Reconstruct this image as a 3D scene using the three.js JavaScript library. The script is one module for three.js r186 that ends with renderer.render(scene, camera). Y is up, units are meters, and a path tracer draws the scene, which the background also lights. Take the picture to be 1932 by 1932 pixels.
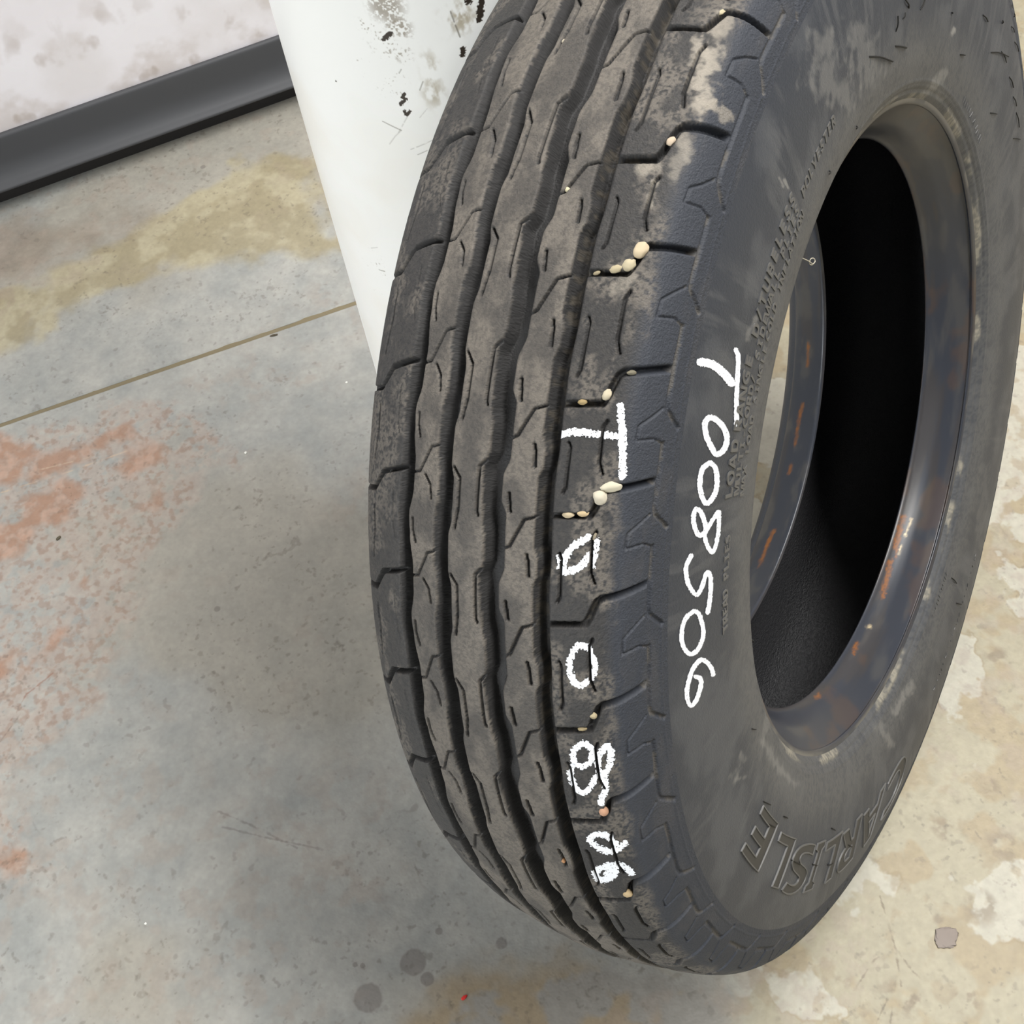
import * as THREE from 'three';
import { FontLoader } from 'three/addons/loaders/FontLoader.js';
import { RectAreaLightUniformsLib } from 'three/addons/lights/RectAreaLightUniformsLib.js';
import { mergeVertices } from 'three/addons/utils/BufferGeometryUtils.js';

// ---------------------------------------------------------------- camera, lights, exposure
const scene = new THREE.Scene();
scene.background = new THREE.Color(0x000000);
const V = (x, y, z) => new THREE.Vector3(x, y, z);
const F = 2538.65, CAM = V(-0.3243554, 1.0426956, 0.3984652);
const RIGHT = V(0.91389, -0.0963873, 0.3943534), DOWN = V(-0.3810517, -0.5387087, 0.7513937), FWD = V(0.1400168, -0.8369602, -0.5290491);
const camera = new THREE.PerspectiveCamera(41.6654, 1, 0.02, 40);
camera.position.copy(CAM);
camera.up.copy(DOWN).negate();
camera.lookAt(CAM.clone().add(FWD));
camera.updateMatrixWorld();
const renderer = new THREE.WebGLRenderer();
renderer.toneMapping = THREE.LinearToneMapping;
renderer.toneMappingExposure = 0.865;
renderer.shadowMap.enabled = true;
RectAreaLightUniformsLib.init();

const CEIL = 3.3;
// ceiling troffers: [x, z, size x, size z, radiance, colour]
const TROFFERS = [
  [1.02, 0.35, 0.6, 2.4, 42, [1.0, 0.99, 0.97], 'over the bare floor right of the tire'],
  [-2.3, 3.2, 1.2, 0.6, 3, [0.95, 0.98, 1.0], 'in the corner toward the left wall'],
  [0.4, 4.2, 1.2, 0.6, 3, [0.95, 0.98, 1.0], 'near the wall behind the camera'],
];

// unseen window added to brighten the bollard: z range, y range, radiance, colour
const ADDED_WIN = { z0: 0.5, z1: 2.7, y0: 0.35, y1: 1.75, L: 17.8, col: [0.93, 0.97, 1.0] };

// ---------------------------------------------------------------- small helpers
let seedState = 1234567;
const rnd = () => { seedState = (seedState * 1664525 + 1013904223) >>> 0; return seedState / 4294967296; };
const clamp = (v, a, b) => v < a ? a : v > b ? b : v;
const lerp = (a, b, t) => a + (b - a) * t;
const sst = (a, b, v) => { const t = clamp((v - a) / (b - a), 0, 1); return t * t * (3 - 2 * t); };
const hash2 = (x, y, s) => { let h = Math.imul(x, 374761393) ^ Math.imul(y, 668265263) ^ Math.imul(s, 2147483647 - 58); h = Math.imul(h ^ (h >>> 13), 1274126177); return ((h ^ (h >>> 16)) >>> 0) / 4294967296; };
function noise(x, y, s = 0) {
  const i = Math.floor(x), j = Math.floor(y), u = x - i, v = y - j, a = u * u * (3 - 2 * u), b = v * v * (3 - 2 * v);
  return lerp(lerp(hash2(i, j, s), hash2(i + 1, j, s), a), lerp(hash2(i, j + 1, s), hash2(i + 1, j + 1, s), a), b);
}
function fbm(x, y, s = 0, oct = 4) { let v = 0, a = 0.5, t = 0; for (let o = 0; o < oct; o++) { v += a * noise(x, y, s + o * 17); t += a; a *= 0.5; const nx = x * 1.62 - y * 1.22 + 11.3; y = x * 1.22 + y * 1.62 + 4.7; x = nx; } return v / t; }
const lin = (c) => { c /= 255; return c <= 0.04045 ? c / 12.92 : Math.pow((c + 0.055) / 1.055, 2.4); };
const srgb = (r, g, b) => [lin(r), lin(g), lin(b)];
const mix3 = (a, b, t) => [lerp(a[0], b[0], t), lerp(a[1], b[1], t), lerp(a[2], b[2], t)];
const segDist = (px, py, ax, ay, bx, by) => { const dx = bx - ax, dy = by - ay, l = dx * dx + dy * dy; const t = l ? clamp(((px - ax) * dx + (py - ay) * dy) / l, 0, 1) : 0; return Math.hypot(px - ax - t * dx, py - ay - t * dy); };
const lineDist = (px, py, P) => { let d = 1e9; for (let i = 0; i + 1 < P.length; i++) d = Math.min(d, segDist(px, py, P[i][0], P[i][1], P[i + 1][0], P[i + 1][1])); if (P.length === 1) d = Math.hypot(px - P[0][0], py - P[0][1]); return d; };
function curve2(P, n = 6) {                        // Catmull-Rom through 2D points
  if (P.length < 3) return P;
  const o = [], at = (i) => P[clamp(i, 0, P.length - 1)];
  for (let i = 0; i + 1 < P.length; i++) for (let k = 0; k < n; k++) {
    const u = k / n, a = at(i - 1), b = at(i), c = at(i + 1), d = at(i + 2);
    o.push([0, 1].map((q) => 0.5 * (2 * b[q] + (c[q] - a[q]) * u + (2 * a[q] - 5 * b[q] + 4 * c[q] - d[q]) * u * u + (3 * b[q] - a[q] - 3 * c[q] + d[q]) * u ** 3)));
  }
  o.push(P[P.length - 1]); return o;
}
function polyDist(px, py, P) {                     // signed distance, negative inside
  let d = 1e9, inside = false;
  for (let i = 0, j = P.length - 1; i < P.length; j = i++) {
    d = Math.min(d, segDist(px, py, P[i][0], P[i][1], P[j][0], P[j][1]));
    if ((P[i][1] > py) !== (P[j][1] > py) && px < (P[j][0] - P[i][0]) * (py - P[i][1]) / (P[j][1] - P[i][1]) + P[i][0]) inside = !inside;
  }
  return inside ? -d : d;
}
const names = {};
const numbered = (n) => { names[n] = (names[n] ?? -1) + 1; return names[n] ? n + '_' + String(names[n]).padStart(3, '0') : n; };
function shade(o) { o.traverse((m) => { if (m.isMesh) { m.castShadow = true; m.receiveShadow = true; } }); return o; }
function tag(o, label, category, group) { o.userData.label = label; o.userData.category = category; if (group) o.userData.group = group; return o; }
function top(o, name) { o.name = numbered(name); scene.add(o); return shade(o); }
function struct(o, name, label) { o.name = name; o.userData.kind = 'structure'; if (label) o.userData.label = label; scene.add(o); return shade(o); }
function part(parent, name, geo, mat, label) { const m = new THREE.Mesh(geo, mat); m.name = name; if (label) m.userData.label = label; m.castShadow = m.receiveShadow = true; parent.add(m); return m; }
function canvasTex(w, h, fn, isColor = true) {     // fn(i, j) -> [r, g, b] linear 0..1 for colour, or a number
  const d = new Uint8Array(w * h * 4);
  const enc = (c) => Math.round(255 * clamp(c <= 0.0031308 ? c * 12.92 : 1.055 * Math.pow(c, 1 / 2.4) - 0.055, 0, 1));
  const lut = new Uint8Array(4097); for (let i = 0; i <= 4096; i++) lut[i] = enc(i / 4096);
  for (let j = 0; j < h; j++) for (let i = 0; i < w; i++) {
    const c = fn(i, j), k = (j * w + i) * 4;
    if (isColor) { d[k] = lut[clamp(c[0], 0, 1) * 4096 | 0]; d[k + 1] = lut[clamp(c[1], 0, 1) * 4096 | 0]; d[k + 2] = lut[clamp(c[2], 0, 1) * 4096 | 0]; } else d[k] = d[k + 1] = d[k + 2] = clamp(c, 0, 1) * 255 | 0;
    d[k + 3] = 255;
  }
  const t = new THREE.DataTexture(d, w, h); t.magFilter = THREE.LinearFilter; t.minFilter = THREE.LinearFilter;
  if (isColor) t.colorSpace = THREE.SRGBColorSpace;
  t.needsUpdate = true; return t;
}

// photo pixel -> ray direction in the world; a surface gives the distance
const rayPx = (x, y) => RIGHT.clone().multiplyScalar((x - 966) / F).addScaledVector(DOWN, (y - 966) / F).add(FWD);
const floorPx = (x, y) => { const r = rayPx(x, y); return CAM.clone().addScaledVector(r, -CAM.y / r.y); };
const toPx = (p) => { const q = p.clone().sub(CAM), z = q.dot(FWD); return [966 + F * q.dot(RIGHT) / z, 966 + F * q.dot(DOWN) / z]; };

// ---------------------------------------------------------------- room shell
const WALL_Z = -0.9186;
const room = { x0: -4, x1: 4.2, z1: 6 };
function slab(name, x0, x1, y0, y1, z0, z1, mat) {
  const g = new THREE.BoxGeometry(x1 - x0, y1 - y0, z1 - z0), m = new THREE.Mesh(g, mat);
  m.position.set((x0 + x1) / 2, (y0 + y1) / 2, (z0 + z1) / 2); return struct(m, name);
}
// back wall: scuffed off-white paint, texture in metres (1.2 m tile, mirrored)
const wallTex = canvasTex(1024, 1024, (i, j) => {
  const x = i / 1024 * 1.2, y = j / 1024 * 1.2;
  let c = mix3(srgb(222, 217, 220), srgb(232, 230, 234), fbm(x * 9, y * 9, 3));
  c = mix3(c, srgb(206, 200, 198), 0.35 * sst(0.45, 0.75, fbm(x * 14, y * 14, 7, 5)));
  const low = sst(0.24, 0.06, y + 0.1 * fbm(x * 8, 3, 4, 3));     // scuff marks lie where brooms and carts rub
  c = mix3(c, srgb(172, 158, 146), low * 0.45 * sst(0.48, 0.75, fbm(x * 26, y * 30, 21, 5)));
  c = mix3(c, srgb(150, 132, 116), low * 0.5 * sst(0.6, 0.78, fbm(x * 40 + 3, y * 34, 31, 4)));
  return c;
});
wallTex.wrapS = wallTex.wrapT = THREE.MirroredRepeatWrapping;
const wallMat = new THREE.MeshStandardMaterial({ map: wallTex, roughness: 0.6 });
{
  const w = room.x1 - room.x0 + 0.4, g = new THREE.BoxGeometry(w, CEIL, 0.15), uv = g.attributes.uv, p = g.attributes.position;
  for (let i = 0; i < uv.count; i++) uv.setXY(i, (p.getX(i) + 0.47) / 1.2, (p.getY(i) + CEIL / 2 - 0.06) / 1.2);
  const m = new THREE.Mesh(g, wallMat); m.position.set((room.x0 + room.x1) / 2, CEIL / 2, WALL_Z - 0.075);
  struct(m, 'wall_back', 'scuffed white painted wall behind the bollard');
}
const plainWall = new THREE.MeshStandardMaterial({ color: 0x8c8a86, roughness: 0.8 });
{ // left wall with an opening for the added window
  const g = new THREE.Group(), x = room.x0, zA = WALL_Z - 0.15, bx = (y0, y1, z0, z1) => { const b = new THREE.BoxGeometry(0.15, y1 - y0, z1 - z0); b.translate(x - 0.075, (y0 + y1) / 2, (z0 + z1) / 2); part(g, 'wall_section', b, plainWall); };
  bx(0, ADDED_WIN.y0, zA, room.z1); bx(ADDED_WIN.y1, CEIL, zA, room.z1); bx(ADDED_WIN.y0, ADDED_WIN.y1, zA, ADDED_WIN.z0); bx(ADDED_WIN.y0, ADDED_WIN.y1, ADDED_WIN.z1, room.z1);
  struct(g, 'wall_left');
  const w = new THREE.Group(), fm = new THREE.MeshStandardMaterial({ color: 0xb9bab8, roughness: 0.5 }), zc = (ADDED_WIN.z0 + ADDED_WIN.z1) / 2, yc = (ADDED_WIN.y0 + ADDED_WIN.y1) / 2, H = ADDED_WIN.y1 - ADDED_WIN.y0, D = ADDED_WIN.z1 - ADDED_WIN.z0;
  for (const [y, z, h, d] of [[ADDED_WIN.y0 + 0.025, zc, 0.05, D], [ADDED_WIN.y1 - 0.025, zc, 0.05, D], [yc, ADDED_WIN.z0 + 0.025, H - 0.1, 0.05], [yc, ADDED_WIN.z1 - 0.025, H - 0.1, 0.05], [yc, zc, H - 0.1, 0.04]]) { const b = new THREE.BoxGeometry(0.06, h, d); b.translate(x - 0.08, y, z); part(w, 'added_window_frame', b, fm); }
  const glow = new THREE.MeshStandardMaterial({ color: 0xffffff, emissive: new THREE.Color(...ADDED_WIN.col), emissiveIntensity: 1.5, roughness: 0.7 });
  for (const k of [-1, 1]) { const b = new THREE.BoxGeometry(0.01, H - 0.1, D / 2 - 0.07); b.translate(x - 0.1, yc, zc + k * (D / 4 + 0.0)); part(w, 'pane', b, glow, 'glowing pane of the added window'); }
  struct(w, 'added_window_1', 'added unseen window that brightens the bollard');
  const l = new THREE.RectAreaLight(new THREE.Color(...ADDED_WIN.col), ADDED_WIN.L, D - 0.1, H - 0.1); l.position.set(x - 0.03, yc, zc); l.lookAt(x + 1, yc, zc); l.castShadow = true; scene.add(l);  // area light of the added window, lifts the bollard to white
}
slab('wall_right', room.x1, room.x1 + 0.15, 0, CEIL, WALL_Z - 0.15, room.z1, plainWall);
slab('wall_front', room.x0 - 0.15, room.x1 + 0.15, 0, CEIL, room.z1, room.z1 + 0.15, plainWall);
slab('ceiling', room.x0 - 0.15, room.x1 + 0.15, CEIL, CEIL + 0.12, WALL_Z - 0.15, room.z1 + 0.15, plainWall);

// rubber cove base along the wall
{
  const prof = curve2([[0, 0.0835], [0.003, 0.0848], [0.0062, 0.0832], [0.0072, 0.078], [0.0078, 0.062], [0.0088, 0.050], [0.0118, 0.0415], [0.0165, 0.0355], [0.0215, 0.0325], [0.0242, 0.0302], [0.0238, 0.0275], [0.021, 0.0262], [0.012, 0.0258], [0, 0.0256]], 5);
  const P = [], I = [], N = 160, X0 = room.x0, X1 = room.x1;
  for (let i = 0; i <= N; i++) for (const [o, y] of prof) { const x = lerp(X0, X1, i / N), k = 0.0016 * (noise(x * 5, 1, 2) - 0.5); P.push(x, y + k, WALL_Z + o + (o > 0.001 ? k : 0)); }
  const n = prof.length; for (let i = 0; i < N; i++) for (let j = 0; j + 1 < n; j++) { const a = i * n + j; I.push(a, a + 1, a + n, a + 1, a + n + 1, a + n); }
  const g = new THREE.BufferGeometry(); g.setAttribute('position', new THREE.Float32BufferAttribute(P, 3)); g.setIndex(I);
  g.computeVertexNormals();
  const base = new THREE.Mesh(g, new THREE.MeshStandardMaterial({ color: 0x404144, roughness: 0.6, side: THREE.DoubleSide }));
  struct(base, 'baseboard_back', 'dark grey rubber cove base along the foot of the wall');
  // black strip behind the lifted toe, painting in the shade of the gap
  const s = new THREE.Mesh(new THREE.BoxGeometry(room.x1 - room.x0, 0.026, 0.004), new THREE.MeshStandardMaterial({ color: 0x1d1a18, roughness: 0.9 }));
  s.position.set((room.x0 + room.x1) / 2, 0.0131, WALL_Z + 0.002); struct(s, 'gap_shade_1', 'black strip painted as the shade under the cove base');
}

// ---------------------------------------------------------------- concrete floor
const FX0 = -1.0, FZ0 = -0.98, FS = 1.5;
const px2 = (P) => P.map(([x, y]) => { const q = floorPx(x, y); return [q.x, q.z]; });
const ST = {
  yellow: px2([[-60, 680], [90, 612], [180, 570], [250, 545], [330, 505], [420, 500], [500, 492], [640, 470], [620, 380], [590, 300], [560, 290], [470, 320], [400, 360], [330, 395], [250, 430], [150, 470], [60, 520], [-60, 560]]),
  brown: px2([[-60, 430], [60, 420], [160, 410], [280, 400], [250, 450], [120, 500], [30, 540], [-60, 560]]),
  rust: px2([[-80, 850], [60, 812], [150, 790], [240, 772], [330, 755], [400, 770], [425, 815], [440, 870], [405, 900], [395, 950], [330, 990], [295, 1050], [280, 1120], [240, 1180], [200, 1300], [130, 1410], [60, 1470], [20, 1560], [-80, 1620]]),
  rust2: px2([[-80, 1590], [40, 1600], [90, 1625], [60, 1650], [-80, 1650]]),
  orange: [[[60, 880], [160, 830], [225, 810], [190, 850], [130, 880], [60, 910]], [[45, 945], [120, 910], [170, 915], [150, 960], [110, 990], [50, 990]], [[215, 880], [300, 850], [310, 865], [255, 890], [240, 915]], [[270, 905], [305, 910], [300, 945], [270, 955]], [[0, 1000], [60, 985], [40, 1030], [0, 1050]], [[150, 1070], [170, 1065], [168, 1100], [150, 1105]], [[-40, 1240], [20, 1240], [10, 1275], [-40, 1280]], [[-40, 1610], [40, 1618], [20, 1640], [-40, 1640]], [[60, 1240], [115, 1190], [112, 1210], [40, 1275]], [[0, 820], [60, 860], [30, 900], [0, 900]]].map(px2),
  foot: px2([[780, 1932], [860, 1860], [960, 1800], [1080, 1765], [1200, 1790], [1330, 1850], [1400, 1900], [1350, 2050], [780, 2050]]),
};
const OIL = [[780, 1815, 25], [806, 1847, 13], [694, 1883, 27], [946, 1780, 11], [670, 1820, 5], [684, 1822, 5], [828, 1757, 7], [383, 315, 5], [410, 1149, 6]].map(([x, y, r]) => { const q = floorPx(x, y), e = floorPx(x + r, y); return [q.x, q.z, q.distanceTo(e)]; });
const SCR = [[[410, 1530, 470, 1555, 560, 1600], 0.0016, [110, 104, 100], 0.5], [[420, 1560, 500, 1580, 620, 1605], 0.0014, [112, 106, 102], 0.5], [[40, 1345, 0, 1400, 0, 1400], 0.001, [120, 105, 92], 0.6], [[100, 1270, 50, 1310, 20, 1360], 0.0012, [150, 105, 85], 0.6], [[785, 1640, 795, 1670, 820, 1690], 0.0012, [160, 158, 152], 0.7], [[0, 930, 130, 890, 270, 840], 0.0016, [205, 180, 155], 0.7], [[0, 905, 60, 890, 180, 860], 0.0014, [205, 185, 160], 0.6], [[60, 1545, 66, 1560, 80, 1580], 0.0012, [140, 140, 136], 0.5], [[1680, 1930, 1690, 1850, 1640, 1960], 0.001, [110, 95, 75], 0.6], [[1660, 1690, 1690, 1790, 1700, 1860], 0.0011, [120, 105, 82], 0.7], [[1610, 1870, 1650, 1810, 1665, 1800], 0.0012, [112, 96, 76], 0.7], [[1690, 1790, 1720, 1830, 1740, 1850], 0.0011, [115, 100, 80], 0.6]].map(([p, w, c, a]) => [px2([[p[0], p[1]], [p[2], p[3]], [p[4], p[5]]]), w, srgb(...c), a]);
const SMUDGE = [[1700, 1880, 50], [1720, 1890, 26], [1850, 1710, 40], [1770, 1735, 12], [1580, 1845, 26], [1620, 1930, 30], [1760, 1420, 16], [1880, 1240, 30], [1870, 1480, 24], [1900, 1600, 40], [1820, 1880, 40], [1780, 1560, 30]].map(([x, y, r]) => { const q = floorPx(x, y), e = floorPx(x + r, y); return [q.x, q.z, q.distanceTo(e)]; });
const inBox = (P) => { let a = 1e9, b = -1e9, c = 1e9, d = -1e9; for (const [x, z] of P) { a = Math.min(a, x); b = Math.max(b, x); c = Math.min(c, z); d = Math.max(d, z); } return [a - 0.05, b + 0.05, c - 0.05, d + 0.05]; };
for (const k in ST) { if (k === 'orange') ST[k] = ST[k].map((P) => ({ P, b: inBox(P) })); else ST[k] = { P: ST[k], b: inBox(ST[k]) }; }
const sd = (o, x, z) => x < o.b[0] || x > o.b[1] || z < o.b[2] || z > o.b[3] ? 1 : polyDist(x, z, o.P);
const GREY1 = srgb(158, 160, 156), GREY2 = srgb(178, 177, 170), CREAM1 = srgb(171, 163, 138), CREAM2 = srgb(187, 182, 165), CREAM3 = srgb(164, 148, 116), YEL = srgb(160, 148, 114), PINK = srgb(174, 158, 146), ORA = srgb(170, 134, 111), BRN = srgb(122, 108, 92), DARK = srgb(96, 88, 78), OILC = srgb(112, 104, 100);
const floorTex = canvasTex(2048, 2048, (i, j) => {
  const x = FX0 + (i + 0.5) / 2048 * FS, z = FZ0 + (j + 0.5) / 2048 * FS;
  const n1 = fbm(x * 7, z * 7, 1, 4), n2 = fbm(x * 38, z * 38, 2, 4), n3 = noise(x * 420, z * 420, 3), nw = (fbm(x * 20, z * 20, 9, 4) - 0.5);
  let c = mix3(GREY1, GREY2, clamp(n1 * 0.8 + (n2 - 0.5) * 1.7 + 0.1, 0, 1));
  c = mix3(c, srgb(166, 158, 142), 0.55 * sst(0.52, 0.7, fbm(x * 5 + 4, z * 5, 12, 4)));
  // cream sealer worn through on the side right of the tyre
  const right = sst(-0.04, 0.05, (x + 0.175) * 0.9 + (z - 0.2) * 0.12 + nw * 0.12);
  if (right > 0) {
    const m = fbm(x * 17, z * 17, 40, 6), m2 = fbm(x * 34 + 5, z * 34, 44, 4);
    let cr = mix3(CREAM1, CREAM3, 0.8 * sst(0.48, 0.62, m2));
    const pale = sst(0.545, 0.575, m);
    cr = mix3(cr, CREAM2, pale);
    const edge = sst(0.018, 0.0, Math.abs(m - 0.548)) * sst(0.45, 0.6, noise(x * 22, z * 22, 46));
    cr = mix3(cr, srgb(150, 132, 98), 0.55 * edge);
    cr = mix3(cr, srgb(160, 146, 118), 0.6 * sst(0.6, 0.72, fbm(x * 60, z * 60, 48, 4)));
    c = mix3(c, cr, right);
  }
  let d = sd(ST.foot, x, z); if (d < 0.05) { const k = sst(0.012, -0.02, d + nw * 0.07); c = mix3(c, mix3(srgb(160, 142, 112), srgb(150, 146, 138), sst(0.42, 0.62, n2)), k * 0.85); }
  d = sd(ST.yellow, x, z); if (d < 0.06) { const k = sst(0.012, -0.012, d + nw * 0.08); c = mix3(c, mix3(YEL, srgb(182, 172, 140), sst(0.42, 0.66, n2)), k * 0.8); }
  d = sd(ST.brown, x, z); if (d < 0.06) { const k = sst(0.03, -0.03, d + nw * 0.1); c = mix3(c, mix3(BRN, srgb(150, 135, 118), n2), k * 0.6); }
  d = Math.min(sd(ST.rust, x, z), sd(ST.rust2, x, z));
  if (d < 0.06) {
    const g = fbm(x * 110, z * 110, 60, 3), k = sst(0.008, -0.014, d + nw * 0.09);
    const cover = sst(0.30, 0.56, g + 0.35 * (fbm(x * 13, z * 13, 63, 4) - 0.5) + 0.02);
    c = mix3(c, mix3(srgb(192, 182, 170), PINK, g), k * 0.65 * cover);
    c = mix3(c, srgb(150, 118, 98), k * 0.45 * sst(0.5, 0.72, fbm(x * 190, z * 190, 66, 4)));
    let o = 1; for (const q of ST.orange) o = Math.min(o, sd(q, x, z));
    if (o < 0.04) c = mix3(c, mix3(ORA, srgb(196, 150, 122), sst(0.5, 0.7, g)), sst(0.006, -0.008, o + nw * 0.06) * (0.55 + 0.35 * sst(0.6, 0.4, g)));
  }
  for (const [ox, oz, r] of OIL) { const e = Math.hypot(x - ox, z - oz); if (e < r * 1.5) c = mix3(c, OILC, 0.55 * sst(r * 1.06, r * 0.88, e * (0.93 + 0.1 * noise(Math.atan2(z - oz, x - ox) * 3 + 20, ox * 90, 5) + 0.12 * (fbm(x * 260, z * 260, 88, 2) - 0.5)))); }
  for (const [ox, oz, r] of SMUDGE) { const e = Math.hypot(x - ox, z - oz); if (e < r * 1.6) c = mix3(c, srgb(134, 120, 98), 0.7 * sst(1.1, 0.3, e / r + 0.8 * (n2 - 0.5)) * sst(0.42, 0.64, fbm(x * 130, z * 130, 72, 4))); }
  for (const [P, w, sc, a] of SCR) { const e = lineDist(x, z, P); if (e < w * 2) c = mix3(c, sc, a * sst(w * 0.8, w * 0.2, e + 0.0012 * (n3 - 0.5)) * sst(0.35, 0.6, fbm(x * 90, z * 90, 75, 3))); }
  // aggregate freckles and grit
  const f = fbm(x * 230, z * 230, 80, 3); if (f > 0.66) c = mix3(c, DARK, 0.36 * sst(0.68, 0.8, f) * sst(0.42, 0.62, fbm(x * 16, z * 16, 82, 3)));
  const f2 = fbm(x * 120 + 9, z * 120, 84, 3); if (f2 > 0.7) c = mix3(c, DARK, 0.3 * sst(0.74, 0.84, f2));
  c = mix3(c, srgb(164, 148, 134), 0.3 * sst(0.5, 0.7, fbm(x * 70, z * 70, 86, 4)) * sst(0.4, 0.65, fbm(x * 9 + 2, z * 9, 87, 3)));
  const k = 0.80 * (0.91 + 0.08 * n3 + 0.2 * (fbm(x * 190, z * 190, 89, 3) - 0.4)); return [c[0] * k, c[1] * k, c[2] * k];
});
floorTex.wrapS = floorTex.wrapT = THREE.MirroredRepeatWrapping;
const floorBump = canvasTex(512, 512, (i, j) => 0.5 + 0.5 * (fbm(i / 9, j / 9, 90, 4) - 0.5) + 0.2 * (noise(i / 2, j / 2, 91) - 0.5), false);
floorBump.wrapS = floorBump.wrapT = THREE.MirroredRepeatWrapping; floorBump.repeat.set(5, 5);
const floorMat = new THREE.MeshStandardMaterial({ map: floorTex, roughness: 0.52, bumpMap: floorBump, bumpScale: 0.0005 });
const JA = floorPx(0, 801), JB = floorPx(665, 572), JD = JB.clone().sub(JA).normalize();
const jz = (x) => JA.z + (x - JA.x) * JD.z / JD.x;
{
  const floor = new THREE.Group();
  const X0 = room.x0 - 0.15, X1 = room.x1 + 0.15, Z0 = WALL_Z - 0.15, Z1 = room.z1 + 0.15, G = 0.0026, T = 0.12, N = 160;
  const slabGeo = (edge, far, sgn) => {           // slab whose edge along the joint is slightly ragged, with a chamfer
    const P = [], UV = [], I = [];
    const rows = [[far, 0, 0], [0, 0.0016, 0], [0, 0, -0.0012], [0, 0, -T], [far, 0, -T]];
    for (let i = 0; i <= N; i++) {
      const x = lerp(X0, X1, Math.pow(i / N, 1)), rag = 0.0009 * (noise(x * 90, sgn, 5) - 0.5);
      rows.forEach(([f, o, y], r) => { const z = f ? f : jz(x) + sgn * (G + o + rag); P.push(x, y, z); UV.push((x - FX0) / FS, (z - FZ0) / FS); });
    }
    const R = rows.length;
    for (let i = 0; i < N; i++) for (let r = 0; r < R; r++) { const a = i * R + r, b = i * R + (r + 1) % R, c = a + R, d = b + R; if (sgn > 0) I.push(a, b, c, b, d, c); else I.push(a, c, b, b, c, d); }
    const g = new THREE.BufferGeometry(); g.setAttribute('position', new THREE.Float32BufferAttribute(P, 3)); g.setAttribute('uv', new THREE.Float32BufferAttribute(UV, 2)); g.setIndex(I);
    const h = g.toNonIndexed(); h.computeVertexNormals(); return h;
  };
  part(floor, 'slab', slabGeo(0, Z0, -1), floorMat, 'concrete slab between the saw cut and the wall');
  part(floor, 'slab', slabGeo(0, Z1, 1), floorMat, 'concrete slab under the tire');
  const jg = new THREE.BufferGeometry(), JP = [], JI = [];
  for (let i = 0; i <= 900; i++) { const x = lerp(X0, X1, i / 900), y = -0.0006 - 0.0014 * noise(x * 120, 2, 6); JP.push(x, y, jz(x) - 0.0045, x, y - 0.0004, jz(x), x, y, jz(x) + 0.0045); if (i) { const a = (i - 1) * 3; JI.push(a, a + 1, a + 3, a + 1, a + 4, a + 3, a + 1, a + 2, a + 4, a + 2, a + 5, a + 4); } }
  jg.setAttribute('position', new THREE.Float32BufferAttribute(JP, 3)); jg.setIndex(JI); jg.computeVertexNormals();
  part(floor, 'joint_filler', jg, new THREE.MeshStandardMaterial({ color: 0x7a7059, roughness: 1 }), 'dirt packed in the saw-cut joint');
  struct(floor, 'floor', 'stained sealed concrete floor with one saw-cut joint');
}

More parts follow.
